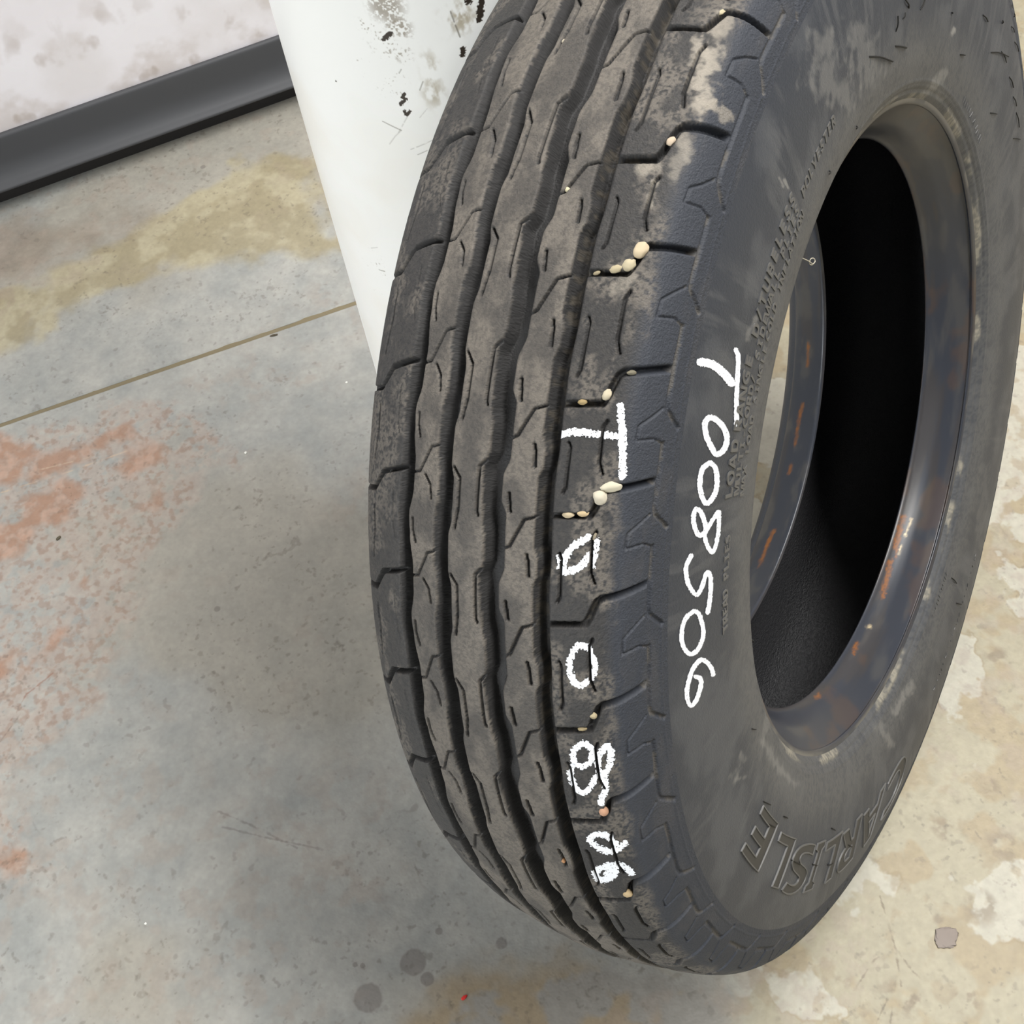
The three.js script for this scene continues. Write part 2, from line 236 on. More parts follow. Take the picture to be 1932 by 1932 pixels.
// ---------------------------------------------------------------- white pipe bollard
const BO = V(-0.1318, 0, -0.2803), BR = 0.1, BH = 0.92;
const bollPx = (x, y) => {                        // photo pixel -> (angle, height) on the bollard
  const d = rayPx(x, y), ox = CAM.x - BO.x, oz = CAM.z - BO.z, a = d.x * d.x + d.z * d.z, b = ox * d.x + oz * d.z, c = ox * ox + oz * oz - BR * BR, q = b * b - a * c;
  const t = q > 0 ? (-b - Math.sqrt(q)) / a : -b / a;
  return [Math.atan2(oz + t * d.z, ox + t * d.x) * BR, CAM.y + t * d.y];
};
{
  const px = (P) => P.map(([x, y]) => bollPx(x, y));
  const chips = [[[[724, 74], [730, 69], [737, 62]], 4], [[[763, 177], [758, 184], [765, 187], [756, 197]], 3.4], [[[763, 209], [766, 217]], 3.2], [[[767, 217], [773, 210]], 3.2], [[[634, 153]], 1.8], [[[907, -60], [908, 0], [907, 18], [904, 38]], 6], [[[874, 92], [873, 104]], 4.5], [[[885, -4], [884, 4]], 6]].map(([P, w]) => [px(P), w * 0.00036]);
  const scr = [[[[722, 229], [740, 238], [757, 246]], 1.5, 0.65], [[[757, 246], [745, 258], [735, 272]], 1.4, 0.3], [[[771, 216], [762, 232], [752, 250]], 1.4, 0.3], [[[798, 154], [792, 170]], 1.4, 0.6], [[[850, 22], [858, 44], [868, 70]], 1.6, 0.7], [[[775, 282], [800, 272], [815, 265]], 1.2, 0.4], [[[788, 292], [806, 284]], 1.2, 0.5], [[[715, 509], [726, 512]], 1.5, 0.7], [[[792, 222], [806, 205]], 1, 0.3], [[[700, 468], [712, 467]], 1.1, 0.4], [[[753, 138], [757, 131]], 1.2, 0.6]].map(([P, w, a]) => [px(P), w * 0.0004, a]);
  const speck = [[728, 12, 24, 0.42], [752, 52, 17, 0.5], [690, 50, 12, 0.62], [735, 75, 30, 0.68], [762, 105, 12, 0.55], [748, 150, 16, 0.68], [740, 180, 22, 0.74], [706, 500, 34, 0.76], [720, 560, 26, 0.8], [676, 520, 24, 0.82], [690, 120, 25, 0.8]].map(([x, y, r, t]) => [...bollPx(x, y), r * 0.00042, t]);
  const smud = [[811, 128, 11, 30], [818, 175, 14, 30], [862, 40, 22, 26], [875, 20, 16, 30]].map(([x, y, a, b]) => [...bollPx(x, y), a * 0.0006, b * 0.00045]);
  const W = 2048, H = 2048, A0 = Math.PI * 0.18 * BR, AW = Math.PI * BR * 1.0;  // finely painted half faces the camera side
  const WHITE = srgb(246, 246, 242), CHIP = srgb(52, 44, 36), CIRC = 2 * Math.PI * BR;
  const tex = canvasTex(W, H, (i, j) => {
    const a = (i + 0.5) / W * CIRC - CIRC / 2, y = (j + 0.5) / H * BH;
    let c = mix3(WHITE, srgb(243, 241, 234), sst(0.45, 0.7, fbm(a * 12, y * 12, 101)));
    for (const [sa, sy, ra, rb] of smud) { const e = Math.hypot((a - sa) / ra, (y - sy) / rb); if (e < 1.3) c = mix3(c, srgb(170, 158, 132), 0.75 * sst(1.25, 0.1, e) * sst(0.4, 0.72, fbm(a * 260, y * 150, 104, 5))); }
    for (const [sa, sy, r, t] of speck) { const e = Math.hypot(a - sa, y - sy); if (e < r * 1.4) { const n = fbm(a * 820, y * 820, 107, 2) * 0.75 + 0.25 * noise(a * 300, y * 300, 108); c = mix3(c, srgb(134, 120, 100), 0.75 * sst(t + 0.02, t + 0.17, n + 0.05) * sst(1.4, 0.4, e / r)); } }
    for (const [P, w, al] of scr) { const e = lineDist(a, y, P); if (e < w) c = mix3(c, srgb(110, 104, 92), al * sst(w, w * 0.3, e) * sst(0.15, 0.4, noise(a * 500, y * 500, 109))); }
    for (const [P, w] of chips) { const e = lineDist(a, y, P) + (noise(a * 1400, y * 1400, 111) - 0.5) * w * 0.9; if (e < w) c = mix3(c, CHIP, sst(w, w * 0.7, e)); }
    return c;
  });
  const mat = new THREE.MeshPhysicalMaterial({ map: tex, roughness: 0.38, clearcoat: 0.25, clearcoatRoughness: 0.3 });
  const pr = []; for (let k = 0; k <= 10; k++) { const t = k / 10 * Math.PI / 2; pr.push([BR * Math.cos(t), BH - 0.045 + 0.045 * Math.sin(t)]); }
  const prof = [[BR, 0], [BR, 0.2], [BR, 0.5], [BR, 0.8], ...pr];
  const P = [], UV = [], I = [], N = 128;
  prof.forEach(([r, y]) => { for (let k = 0; k <= N; k++) { const t = -Math.PI + k / N * 2 * Math.PI; P.push(r * Math.cos(t), y, r * Math.sin(t)); UV.push(k / N, y / BH); } });
  for (let a = 0; a + 1 < prof.length; a++) for (let k = 0; k < N; k++) { const p = a * (N + 1) + k, q = p + N + 1; I.push(p, q, p + 1, p + 1, q, q + 1); }
  const g = new THREE.BufferGeometry(); g.setAttribute('position', new THREE.Float32BufferAttribute(P, 3)); g.setAttribute('uv', new THREE.Float32BufferAttribute(UV, 2)); g.setIndex(I); g.computeVertexNormals();
  const grp = new THREE.Group(); grp.position.copy(BO);
  part(grp, 'post', g, mat);
  const ring = new THREE.LatheGeometry([[BR - 0.004, 0], [BR + 0.006, 0], [BR + 0.004, 0.004], [BR - 0.002, 0.008]].map(([a, b]) => new THREE.Vector2(a, b)), 64);
  part(grp, 'caulk_ring', ring, new THREE.MeshStandardMaterial({ color: 0x8d897d, roughness: 0.9, side: THREE.DoubleSide }), 'grey caulk bead where the post meets the floor');
  tag(top(grp, 'bollard'), 'white painted steel pipe bollard with chipped scuffed paint, the tire leaning on it', 'bollard');
}

// ---------------------------------------------------------------- tire: frame, profile, tread pattern
const C0 = V(-0.0292056, 0.3371801, -0.0341145), AX = V(0.6264369, 0.2630367, 0.7337496), AY = V(-0.4145888, -0.6847072, 0.5994099), AZ = V(0.6600704, -0.6796969, -0.3198737);
const FAR = [[-0.0655, 0.1975], [-0.0715, 0.2025], [-0.0775, 0.215], [-0.081, 0.235], [-0.082, 0.255], [-0.0815, 0.28], [-0.0785, 0.305], [-0.073, 0.318], [-0.0635, 0.3295], [-0.05, 0.3357], [-0.035, 0.339]];
const NEAR = [[0, 0.343], [0.035, 0.339], [0.055, 0.335], [0.066, 0.330], [0.072, 0.322], [0.0765, 0.309], [0.080, 0.285], [0.081, 0.255], [0.0795, 0.228], [0.0765, 0.2115], [0.0735, 0.2035], [0.070, 0.199]];
const SP = curve2([...FAR, ...NEAR], 8), SA = [0];
for (let i = 1; i < SP.length; i++) SA.push(SA[i - 1] + Math.hypot(SP[i][0] - SP[i - 1][0], SP[i][1] - SP[i - 1][1]));
{ const z = SA[FAR.length * 8]; for (let i = 0; i < SA.length; i++) SA[i] -= z; }
const S_MIN = SA[0], S_MAX = SA[SA.length - 1];
function profAt(s) {                               // -> [x, r, nx, nr]
  let lo = 0, hi = SA.length - 2; while (lo < hi) { const m = (lo + hi + 1) >> 1; if (SA[m] <= s) lo = m; else hi = m - 1; }
  const u = (s - SA[lo]) / (SA[lo + 1] - SA[lo]), tan = (i) => { const a = SP[Math.max(i - 1, 0)], b = SP[Math.min(i + 1, SP.length - 1)], l = Math.hypot(b[0] - a[0], b[1] - a[1]); return [(b[0] - a[0]) / l, (b[1] - a[1]) / l]; };
  const t0 = tan(lo), t1 = tan(lo + 1), tx = lerp(t0[0], t1[0], u), tr = lerp(t0[1], t1[1], u);
  return [lerp(SP[lo][0], SP[lo + 1][0], u), lerp(SP[lo][1], SP[lo + 1][1], u), -tr, tx];
}
const PT = []; for (let k = 0; k <= 4000; k++) PT.push(profAt(lerp(S_MIN, S_MAX, k / 4000)));
const prof = (s) => { const t = clamp((s - S_MIN) / (S_MAX - S_MIN), 0, 1) * 4000, i = Math.min(t | 0, 3999), u = t - i, a = PT[i], b = PT[i + 1]; return [lerp(a[0], b[0], u), lerp(a[1], b[1], u), lerp(a[2], b[2], u), lerp(a[3], b[3], u)]; };
const ringPt = (th, x, r) => V(C0.x + AX.x * x + AY.x * r * Math.cos(th) + AZ.x * r * Math.sin(th), C0.y + AX.y * x + AY.y * r * Math.cos(th) + AZ.y * r * Math.sin(th), C0.z + AX.z * x + AY.z * r * Math.cos(th) + AZ.z * r * Math.sin(th));
const surf = (th, s, h = 0) => { const p = prof(s); return ringPt(th, p[0] + p[2] * h, p[1] + p[3] * h); };
const DEG = Math.PI / 180;
const OL = (() => { const d = CAM.clone().sub(C0); return [d.dot(AX), d.dot(AY), d.dot(AZ)]; })();
function tirePx(x, y) {                            // photo pixel -> [theta, s] on the tire's outer skin
  const w = rayPx(x, y), d = [w.dot(AX), w.dot(AY), w.dot(AZ)]; let best = null, bl = 1e9;
  for (let i = 0; i + 1 < SP.length; i++) {
    const [x0, r0] = SP[i], [x1, r1] = SP[i + 1]; if (Math.abs(x1 - x0) < 1e-9) continue;
    const k = (r1 - r0) / (x1 - x0), A = d[1] ** 2 + d[2] ** 2 - (k * d[0]) ** 2, g = r0 + k * (OL[0] - x0), B = 2 * (OL[1] * d[1] + OL[2] * d[2] - g * k * d[0]), C = OL[1] ** 2 + OL[2] ** 2 - g * g, D = B * B - 4 * A * C;
    if (D < 0) continue;
    for (const l of [(-B - Math.sqrt(D)) / (2 * A), (-B + Math.sqrt(D)) / (2 * A)]) {
      const X = OL[0] + l * d[0]; if (l > 0 && l < bl && X >= Math.min(x0, x1) && X <= Math.max(x0, x1)) { bl = l; best = [Math.atan2(OL[2] + l * d[2], OL[1] + l * d[1]), SA[i] + (X - x0) / (x1 - x0) * (SA[i + 1] - SA[i])]; }
    }
  }
  return best;
}
// pitch boundaries (degrees), read off the lateral grooves; the hidden ones go on in the same three lengths
const TH = [-125.05, -113.83, -105.48, -96.22, -88.27, -80.10, -71.09, -61.76, -50.86, -42.79];
{ const seq = []; for (let i = 0; i < 30; i++) seq.push([8.2, 9.2, 8.2, 10.9, 9.2, 9.2][(i * 5 + (i >> 2)) % 6]); const k = (360 - 82.26) / seq.reduce((a, b) => a + b, 0); for (const p of seq) TH.push(TH[TH.length - 1] + p * k); }
const NP = TH.length - 1, T0 = TH[0];
const pitchU = (thDeg) => { let t = (thDeg - T0) % 360; if (t < 0) t += 360; t += T0; let lo = 0, hi = NP - 1; while (lo < hi) { const m = (lo + hi + 1) >> 1; if (TH[m] <= t) lo = m; else hi = m - 1; } return lo + (t - TH[lo]) / (TH[lo + 1] - TH[lo]); };
// periodic edge splines of the circumferential grooves, s in mm over u
const per = (P) => (u) => { u -= Math.floor(u); const n = P.length; for (let i = 0; i < n; i++) { const a = P[i], b = P[(i + 1) % n], bu = b[0] + (i === n - 1 ? 1 : 0), uu = u < P[0][0] && i === n - 1 ? u + 1 : u; if (uu >= a[0] && uu <= bu) { const t = (uu - a[0]) / (bu - a[0]); return lerp(a[1], b[1], t * t * (3 - 2 * t)); } } return P[0][1]; };
const GROOVES = [
  [per([[0.0, -39.3], [0.3, -40], [0.6, -38.8]]), per([[0.0, -31.8], [0.25, -34.2], [0.45, -33.4], [0.75, -31.5]]), 8.2],
  [per([[0.0, -16.2], [0.2, -17.6], [0.6, -18], [0.85, -16]]), per([[0.18, -8.2], [0.35, -9.8], [0.66, -9.8], [0.84, -8.0]]), 8.2],
  [per([[0.1, 8.4], [0.3, 9.7], [0.5, 9.6], [0.68, 7.0], [0.9, 8.0]]), per([[0.06, 19.2], [0.52, 19.3], [0.72, 16.6], [0.92, 16.6]]), 8.4],
  [per([[0.0, 33.2], [0.3, 33.4], [0.44, 35.2], [0.56, 35.0], [0.68, 33.3]]), per([[0, 40.6], [0.4, 41.0], [0.7, 40.4]]), 8.6],
];
const LAT_N = [[0, 39], [-0.05, 57], [-0.11, 58.6], [-0.28, 62], [-0.31, 64.2], [-0.4, 84.5]], LAT_F = [[-0.19, -37], [-0.1, -52], [0.1, -59.5], [0.13, -70], [0.13, -82]];
const LINES = [                                    // [points (u, s mm), width mm, depth mm, softness mm]
  [LAT_N, 2.4, 4.6, 0.5], [[[-0.31, 64.2], [-0.4, 84.5]], 3.0, 3.0, 0.7],
  [[[0.32, 44.9], [0.36, 45.9], [0.72, 45.7], [0.78, 44.4]], 0.95, 2.2, 0.3], [[[0.08, 60.2], [0.15, 58.6], [0.46, 58.8], [0.56, 60.6]], 1.1, 2.4, 0.3],
  [[[-0.08, 84.5], [0.09, 73.6], [0.23, 73.2], [0.2, 82], [0.24, 87.3]], 0.9, 1.0, 0.3], [[[0.24, 87.4], [0.4, 87.5], [0.86, 86.7], [0.93, 87.6], [1.08, 96.0]], 2.0, 1.1, 0.5],
  [[[0.02, 34.5], [0.07, 28], [0.33, 21.8], [0.37, 18]], 1.0, 2.6, 0.3], [[[0.38, 29.8], [0.46, 30.7], [0.58, 30.9]], 1.2, 2.4, 0.35], [[[0.85, 20.2], [1.02, 21.3]], 1.2, 2.4, 0.35],
  [[[0.7, -8], [0.79, -4.4], [1.07, -4.4], [1.26, -6]], 1.1, 2.4, 0.35], [[[0.59, 8], [0.65, 5.3], [1.04, 5.2], [1.1, 5.8]], 1.1, 2.4, 0.35],
  [[[0.52, -16], [0.56, -21.8], [0.81, -27.8], [0.84, -33]], 0.9, 2.2, 0.3], [[[0.83, -24.6], [0.91, -21.4], [1.04, -20.4]], 1.1, 2.2, 0.35], [[[0.27, -31.3], [0.38, -31.2], [0.49, -29.5]], 1.1, 2.2, 0.35],
  [LAT_F, 2.2, 4.2, 0.5], [[[0.27, -59.6], [0.52, -59.2], [0.8, -61]], 1.1, 2.0, 0.3], [[[0.06, -44.7], [0.39, -44.4], [0.51, -42.5]], 0.6, 0.7, 0.25],
  [[[0.0, 95.6], [1.0, 95.6]], 0.8, -0.35, 0.3],
];
const TU = 216, SLO = -100, SHI = 100, TS = 801, PL = 54;   // height table: one pitch, 0.25 mm
const HT = new Float32Array((TU + 1) * TS);
for (let a = 0; a <= TU; a++) {
  const u = a / TU, gr = GROOVES.map(([l, r, d]) => [l(u), r(u), d]);
  for (let b = 0; b < TS; b++) {
    const s = SLO + b * 0.25; let h = 0;
    for (const [l, r, d] of gr) { const t = Math.min(s - l, r - s) + 0.9; if (t > 0) { const e = clamp(t / 3.2, 0, 1); h = Math.max(h, d * (e * e * (1.9 - 0.9 * e))); } }
    for (const [P, w, dp, soft] of LINES) {
      let dist = 1e9;
      for (let q = -1; q <= 1; q++) for (let i = 0; i + 1 < P.length; i++) { if (Math.abs(s - P[i][1]) > 30 && Math.abs(s - P[i + 1][1]) > 30) continue; dist = Math.min(dist, segDist((u + q) * PL, s, P[i][0] * PL, P[i][1], P[i + 1][0] * PL, P[i + 1][1])); }
      if (dist < w) { const v = dp * sst(w / 2 + soft, w / 2 - soft, dist); if (dp > 0) h = Math.max(h, v); else if (h === 0) h = v; }
    }
    HT[a * TS + b] = h;
  }
}
function depthAt(thDeg, s) {                       // metres below the tread skin
  const b = (s * 1000 - SLO) / 0.25; if (b < 0 || b > TS - 1) return 0;
  const u = pitchU(thDeg), a = (u - Math.floor(u)) * TU, i = Math.min(a | 0, TU - 1), j = Math.min(b | 0, TS - 2), p = a - i, q = b - j, k = i * TS + j;
  return 0.001 * lerp(lerp(HT[k], HT[k + 1], q), lerp(HT[k + TS], HT[k + TS + 1], q), p);
}
const latAt = (P, s) => { if (P[0][1] > P[P.length - 1][1]) P = [...P].reverse(); if (s <= P[0][1]) return P[0][0]; for (let i = 0; i + 1 < P.length; i++) if (s <= P[i + 1][1]) return lerp(P[i][0], P[i + 1][0], (s - P[i][1]) / (P[i + 1][1] - P[i][1])); return P[P.length - 1][0]; };

// rubber colours: one compound, cool-light sheen tinted into its clean parts, with dust that lies on it in grains and patches
const RUB = [0.026, 0.025, 0.0245], RUB_SHEEN = [0.034, 0.0385, 0.049], DUST = [0.160, 0.140, 0.116], PALE = [0.33, 0.295, 0.24];
const PATCH = [[[[1335, 95], [1330, 150], [1325, 190]], 26, 1.0], [[[1350, 60], [1362, 35]], 20, 0.75], [[[1345, 200], [1370, 215]], 14, 0.7], [[[1212, 320], [1232, 316]], 12, 0.75], [[[1236, 345], [1226, 385]], 8, 0.9], [[[1290, 275], [1275, 330]], 16, 0.5], [[[1095, 480], [1090, 495]], 10, 0.35], [[[1195, 525], [1160, 545]], 14, 0.4], [[[1300, 290], [1290, 260]], 12, 0.45]];
const bump = (() => { const t = canvasTex(512, 512, (i, j) => 0.5 + 0.42 * (fbm(i / 5, j / 5, 200, 3) - 0.5) + 0.35 * (noise(i / 1.7, j / 1.7, 201) - 0.5), false); t.wrapS = t.wrapT = THREE.RepeatWrapping; return t; })();
const treadMat = new THREE.MeshStandardMaterial({ vertexColors: true, roughness: 0.72, bumpMap: bump, bumpScale: 0.0006 });
const sideMat = new THREE.MeshStandardMaterial({ vertexColors: true, roughness: 0.5, bumpMap: bump, bumpScale: 0.00025 });
const beadMat = new THREE.MeshStandardMaterial({ vertexColors: true, roughness: 0.34 });
const linerMat = new THREE.MeshStandardMaterial({ color: new THREE.Color(0.022, 0.022, 0.024), roughness: 0.6, bumpMap: bump, bumpScale: 0.0015 });

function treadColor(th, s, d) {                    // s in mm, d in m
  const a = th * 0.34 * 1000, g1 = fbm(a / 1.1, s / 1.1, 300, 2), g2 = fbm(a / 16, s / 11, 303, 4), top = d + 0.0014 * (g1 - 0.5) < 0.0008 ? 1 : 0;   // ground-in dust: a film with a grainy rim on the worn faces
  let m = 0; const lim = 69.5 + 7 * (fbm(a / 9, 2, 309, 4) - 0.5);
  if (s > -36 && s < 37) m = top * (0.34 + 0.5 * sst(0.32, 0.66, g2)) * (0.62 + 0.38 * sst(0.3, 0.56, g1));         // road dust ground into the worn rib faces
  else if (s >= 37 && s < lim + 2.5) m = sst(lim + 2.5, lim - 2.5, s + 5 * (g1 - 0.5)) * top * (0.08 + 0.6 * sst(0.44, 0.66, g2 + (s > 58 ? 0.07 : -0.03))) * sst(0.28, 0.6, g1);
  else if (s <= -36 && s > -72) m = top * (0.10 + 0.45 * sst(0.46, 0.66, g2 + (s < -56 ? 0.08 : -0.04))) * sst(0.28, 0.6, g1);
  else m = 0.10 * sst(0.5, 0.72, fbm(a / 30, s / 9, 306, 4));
  let c = mix3(mix3(RUB, RUB_SHEEN, sst(62, 72, s)), DUST, m);
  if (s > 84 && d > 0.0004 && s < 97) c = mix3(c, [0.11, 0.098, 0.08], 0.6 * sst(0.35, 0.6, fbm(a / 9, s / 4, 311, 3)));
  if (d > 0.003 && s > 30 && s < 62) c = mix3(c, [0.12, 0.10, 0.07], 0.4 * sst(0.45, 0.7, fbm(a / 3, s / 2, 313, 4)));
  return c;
}
function patches(c, px, py, n, d) {
  for (const [P, w, a] of PATCH) { const e = lineDist(px, py, P); if (e < w * 1.5 && d < 0.001) c = mix3(c, PALE, a * (0.6 + 0.4 * n) * sst(1.25, 0.2, e / w + (n - 0.5) * 2.4)); }
  return c;
}
// column angles: fine where the photograph looks, coarse round the back
const COLS = []; for (let t = -152; t < 2; t += 0.1) COLS.push(t); for (let t = 2; t < 208 - 1e-6; t += 0.4) COLS.push(t); COLS.push(208);
const NC = COLS.length;
function skinGrid(s0, s1, ds, disp, colour) {      // positions, normals, colours, uv over the column angles
  const R = Math.round((s1 - s0) / ds), P = new Float32Array(NC * (R + 1) * 3), Nn = new Float32Array(NC * (R + 1) * 3), Cc = new Float32Array(NC * (R + 1) * 3), UV = new Float32Array(NC * (R + 1) * 2), D = new Float32Array(NC * (R + 1));
  const pr = []; for (let r = 0; r <= R; r++) pr.push(prof(lerp(s0, s1, r / R)));
  for (let c = 0; c < NC; c++) {
    const t = COLS[c] * DEG, ct = Math.cos(t), sn = Math.sin(t), ex = AY.x * ct + AZ.x * sn, ey = AY.y * ct + AZ.y * sn, ez = AY.z * ct + AZ.z * sn;
    for (let r = 0; r <= R; r++) {
      const s = lerp(s0, s1, r / R), k = c * (R + 1) + r, p = pr[r], h = disp(COLS[c], s), x = p[0] - p[2] * h, rr = p[1] - p[3] * h; D[k] = h;
      P[k * 3] = C0.x + AX.x * x + ex * rr; P[k * 3 + 1] = C0.y + AX.y * x + ey * rr; P[k * 3 + 2] = C0.z + AX.z * x + ez * rr;
      const dx = P[k * 3] - CAM.x, dy = P[k * 3 + 1] - CAM.y, dz = P[k * 3 + 2] - CAM.z, z = dx * FWD.x + dy * FWD.y + dz * FWD.z;
      const col = colour(c === NC - 1 ? COLS[0] * DEG : t, s, h, 966 + F * (dx * RIGHT.x + dy * RIGHT.y + dz * RIGHT.z) / z, 966 + F * (dx * DOWN.x + dy * DOWN.y + dz * DOWN.z) / z);
      Cc[k * 3] = col[0]; Cc[k * 3 + 1] = col[1]; Cc[k * 3 + 2] = col[2];
      UV[k * 2] = t * 0.34 / 0.12; UV[k * 2 + 1] = s / 0.12;
    }
  }
  for (let c = 0; c < NC; c++) for (let r = 0; r <= R; r++) {   // central differences on the grid
    const k = c * (R + 1) + r, c0 = c ? c - 1 : NC - 2, c1 = c < NC - 1 ? c + 1 : 1, a = (c0 * (R + 1) + r) * 3, b = (c1 * (R + 1) + r) * 3, e = (k - (r ? 1 : 0)) * 3, f = (k + (r < R ? 1 : 0)) * 3;
    const tx = P[b] - P[a], ty = P[b + 1] - P[a + 1], tz = P[b + 2] - P[a + 2], ux = P[f] - P[e], uy = P[f + 1] - P[e + 1], uz = P[f + 2] - P[e + 2];
    let nx = uy * tz - uz * ty, ny = uz * tx - ux * tz, nz = ux * ty - uy * tx; const l = Math.hypot(nx, ny, nz) || 1;
    Nn[k * 3] = nx / l; Nn[k * 3 + 1] = ny / l; Nn[k * 3 + 2] = nz / l;
  }
  return { R, P, N: Nn, C: Cc, UV, s0, s1 };
}
// outward normals need a sign check once
function cut(G, faces) {                           // faces: list of quad indices (c * R + r) -> geometry
  const map = new Map(), P = [], N = [], C = [], UV = [], I = [], W = G.R + 1, id = (k) => { let v = map.get(k); if (v === undefined) { v = map.size; map.set(k, v); P.push(G.P[k * 3], G.P[k * 3 + 1], G.P[k * 3 + 2]); N.push(G.N[k * 3], G.N[k * 3 + 1], G.N[k * 3 + 2]); C.push(G.C[k * 3], G.C[k * 3 + 1], G.C[k * 3 + 2]); UV.push(G.UV[k * 2], G.UV[k * 2 + 1]); } return v; };
  for (const f of faces) { const c = f / G.R | 0, r = f % G.R, a = id(c * W + r), b = id(c * W + r + 1), d = id((c + 1) * W + r), e = id((c + 1) * W + r + 1); I.push(a, b, d, b, e, d); }
  const g = new THREE.BufferGeometry();
  g.setAttribute('position', new THREE.Float32BufferAttribute(P, 3)); g.setAttribute('normal', new THREE.Float32BufferAttribute(N, 3)); g.setAttribute('color', new THREE.Float32BufferAttribute(C, 3)); g.setAttribute('uv', new THREE.Float32BufferAttribute(UV, 2)); g.setIndex(I); return g;
}
const tire = new THREE.Group();
console.log('tread grid');
{
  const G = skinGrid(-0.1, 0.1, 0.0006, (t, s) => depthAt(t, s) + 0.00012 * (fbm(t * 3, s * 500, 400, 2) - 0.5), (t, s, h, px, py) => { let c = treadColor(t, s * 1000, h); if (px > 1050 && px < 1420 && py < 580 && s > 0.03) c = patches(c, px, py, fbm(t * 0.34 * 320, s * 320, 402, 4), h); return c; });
  const buckets = new Map(), put = (k, f) => { let b = buckets.get(k); if (!b) buckets.set(k, b = []); b.push(f); };
  for (let c = 0; c + 1 < NC; c++) {
    const u = pitchU((COLS[c] + COLS[c + 1]) / 2);
    for (let r = 0; r < G.R; r++) {
      const s = -100 + (r + 0.5) / G.R * 200, f = c * G.R + r;
      if (s > 37) put('n' + ((Math.floor(u - latAt(LAT_N, s)) % NP + NP) % NP), f); else if (s < -36) put('f' + ((Math.floor(u - latAt(LAT_F, s)) % NP + NP) % NP), f); else put(s < -13 ? 'r2' : s < 13.5 ? 'r3' : 'r4', f);
    }
  }
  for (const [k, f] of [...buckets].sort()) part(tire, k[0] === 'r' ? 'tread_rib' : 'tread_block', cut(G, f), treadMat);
}
console.log('sidewalls');
const all = (G) => { const f = []; for (let c = 0; c + 1 < NC; c++) for (let r = 0; r < G.R; r++) f.push(c * G.R + r); return f; };
const SIDE_PATCH = [[[[1400, 1430], [1385, 1470]], 9, 0.5], [[[1390, 1470], [1410, 1465]], 4, 0.45], [[[1560, 90], [1550, 150], [1590, 180]], 30, 0.4], [[[1620, 60], [1640, 140]], 26, 0.35], [[[1745, 175], [1785, 135]], 7, 0.6], [[[1760, 165], [1775, 185]], 7, 0.45], [[[1425, 600], [1410, 640]], 6, 0.55], [[[1440, 1400], [1470, 1450], [1500, 1480]], 7, 0.45], [[[1720, 1290], [1690, 1340]], 8, 0.55], [[[1660, 1370], [1680, 1400]], 9, 0.4], [[[1800, 55], [1796, 65]], 4, 1], [[[1860, 880], [1850, 1000]], 8, 0.2], [[[1480, 340], [1487, 355]], 2.5, 0.8], [[[1470, 335], [1478, 352]], 2, 0.6], [[[1480, 1370], [1460, 1300], [1440, 1400]], 6, 0.3]];
{
  const flat = (t, s) => { const r = prof(s)[1]; let h = 0; for (const [q, w, d] of [[0.2035, 0.0008, 0.0006], [0.2085, 0.0007, -0.0004]]) h += d * sst(w * 1.6, w * 0.4, Math.abs(r - q)); return h; };
  const sideColor = (t, s, h, px, py) => {
    const r = prof(s)[1], a = t * 0.26 * 1000, g = fbm(a / 22, r * 1000 / 22, 420, 5), g2 = fbm(a / 4, r * 1000 / 30, 424, 4), g3 = fbm(a / 2, r * 1000 / 2, 426, 2);
    let c = mix3(RUB_SHEEN, [0.070, 0.0745, 0.083], 0.75 * sst(0.47, 0.74, g));
    c = mix3(c, [0.098, 0.1, 0.104], 0.45 * sst(0.5, 0.72, g2) * sst(0.4, 0.6, fbm(a / 40, r * 20, 428, 3)));
    const inner = sst(0.246, 0.222, r + 0.02 * (g2 - 0.5));     // pale mould-release and rim dirt smeared over the bead rim
    c = mix3(c, [0.094, 0.095, 0.095], inner * (0.35 + 0.45 * sst(0.3, 0.6, g3)));
    c = mix3(c, [0.27, 0.25, 0.20], sst(0.2050, 0.2015, r) * sst(0.5, 0.66, fbm(a / 26, r * 120, 430, 4)) * (0.45 + 0.55 * sst(0.35, 0.6, g3)));
    for (const [P, w, al] of SIDE_PATCH) { const e = lineDist(px, py, P); if (e < w * 2) c = mix3(c, [0.22, 0.215, 0.2], al * sst(1.35, 0.1, e / w + (fbm(a / 5, r * 1000 / 5, 433, 4) - 0.5) * 3)); }
    return c;
  };
  part(tire, 'sidewall', cut2(0.1, S_MAX, 0.0011, flat, sideColor), sideMat, 'dusty outer sidewall with moulded lettering');
  part(tire, 'sidewall', cut2(S_MIN, -0.1, 0.004, () => 0, (t, s) => RUB_SHEEN), sideMat, 'hidden sidewall toward the bollard');
}
function cut2(a, b, ds, disp, col) { const G = skinGrid(a, b, ds, disp, col); return cut(G, all(G)); }

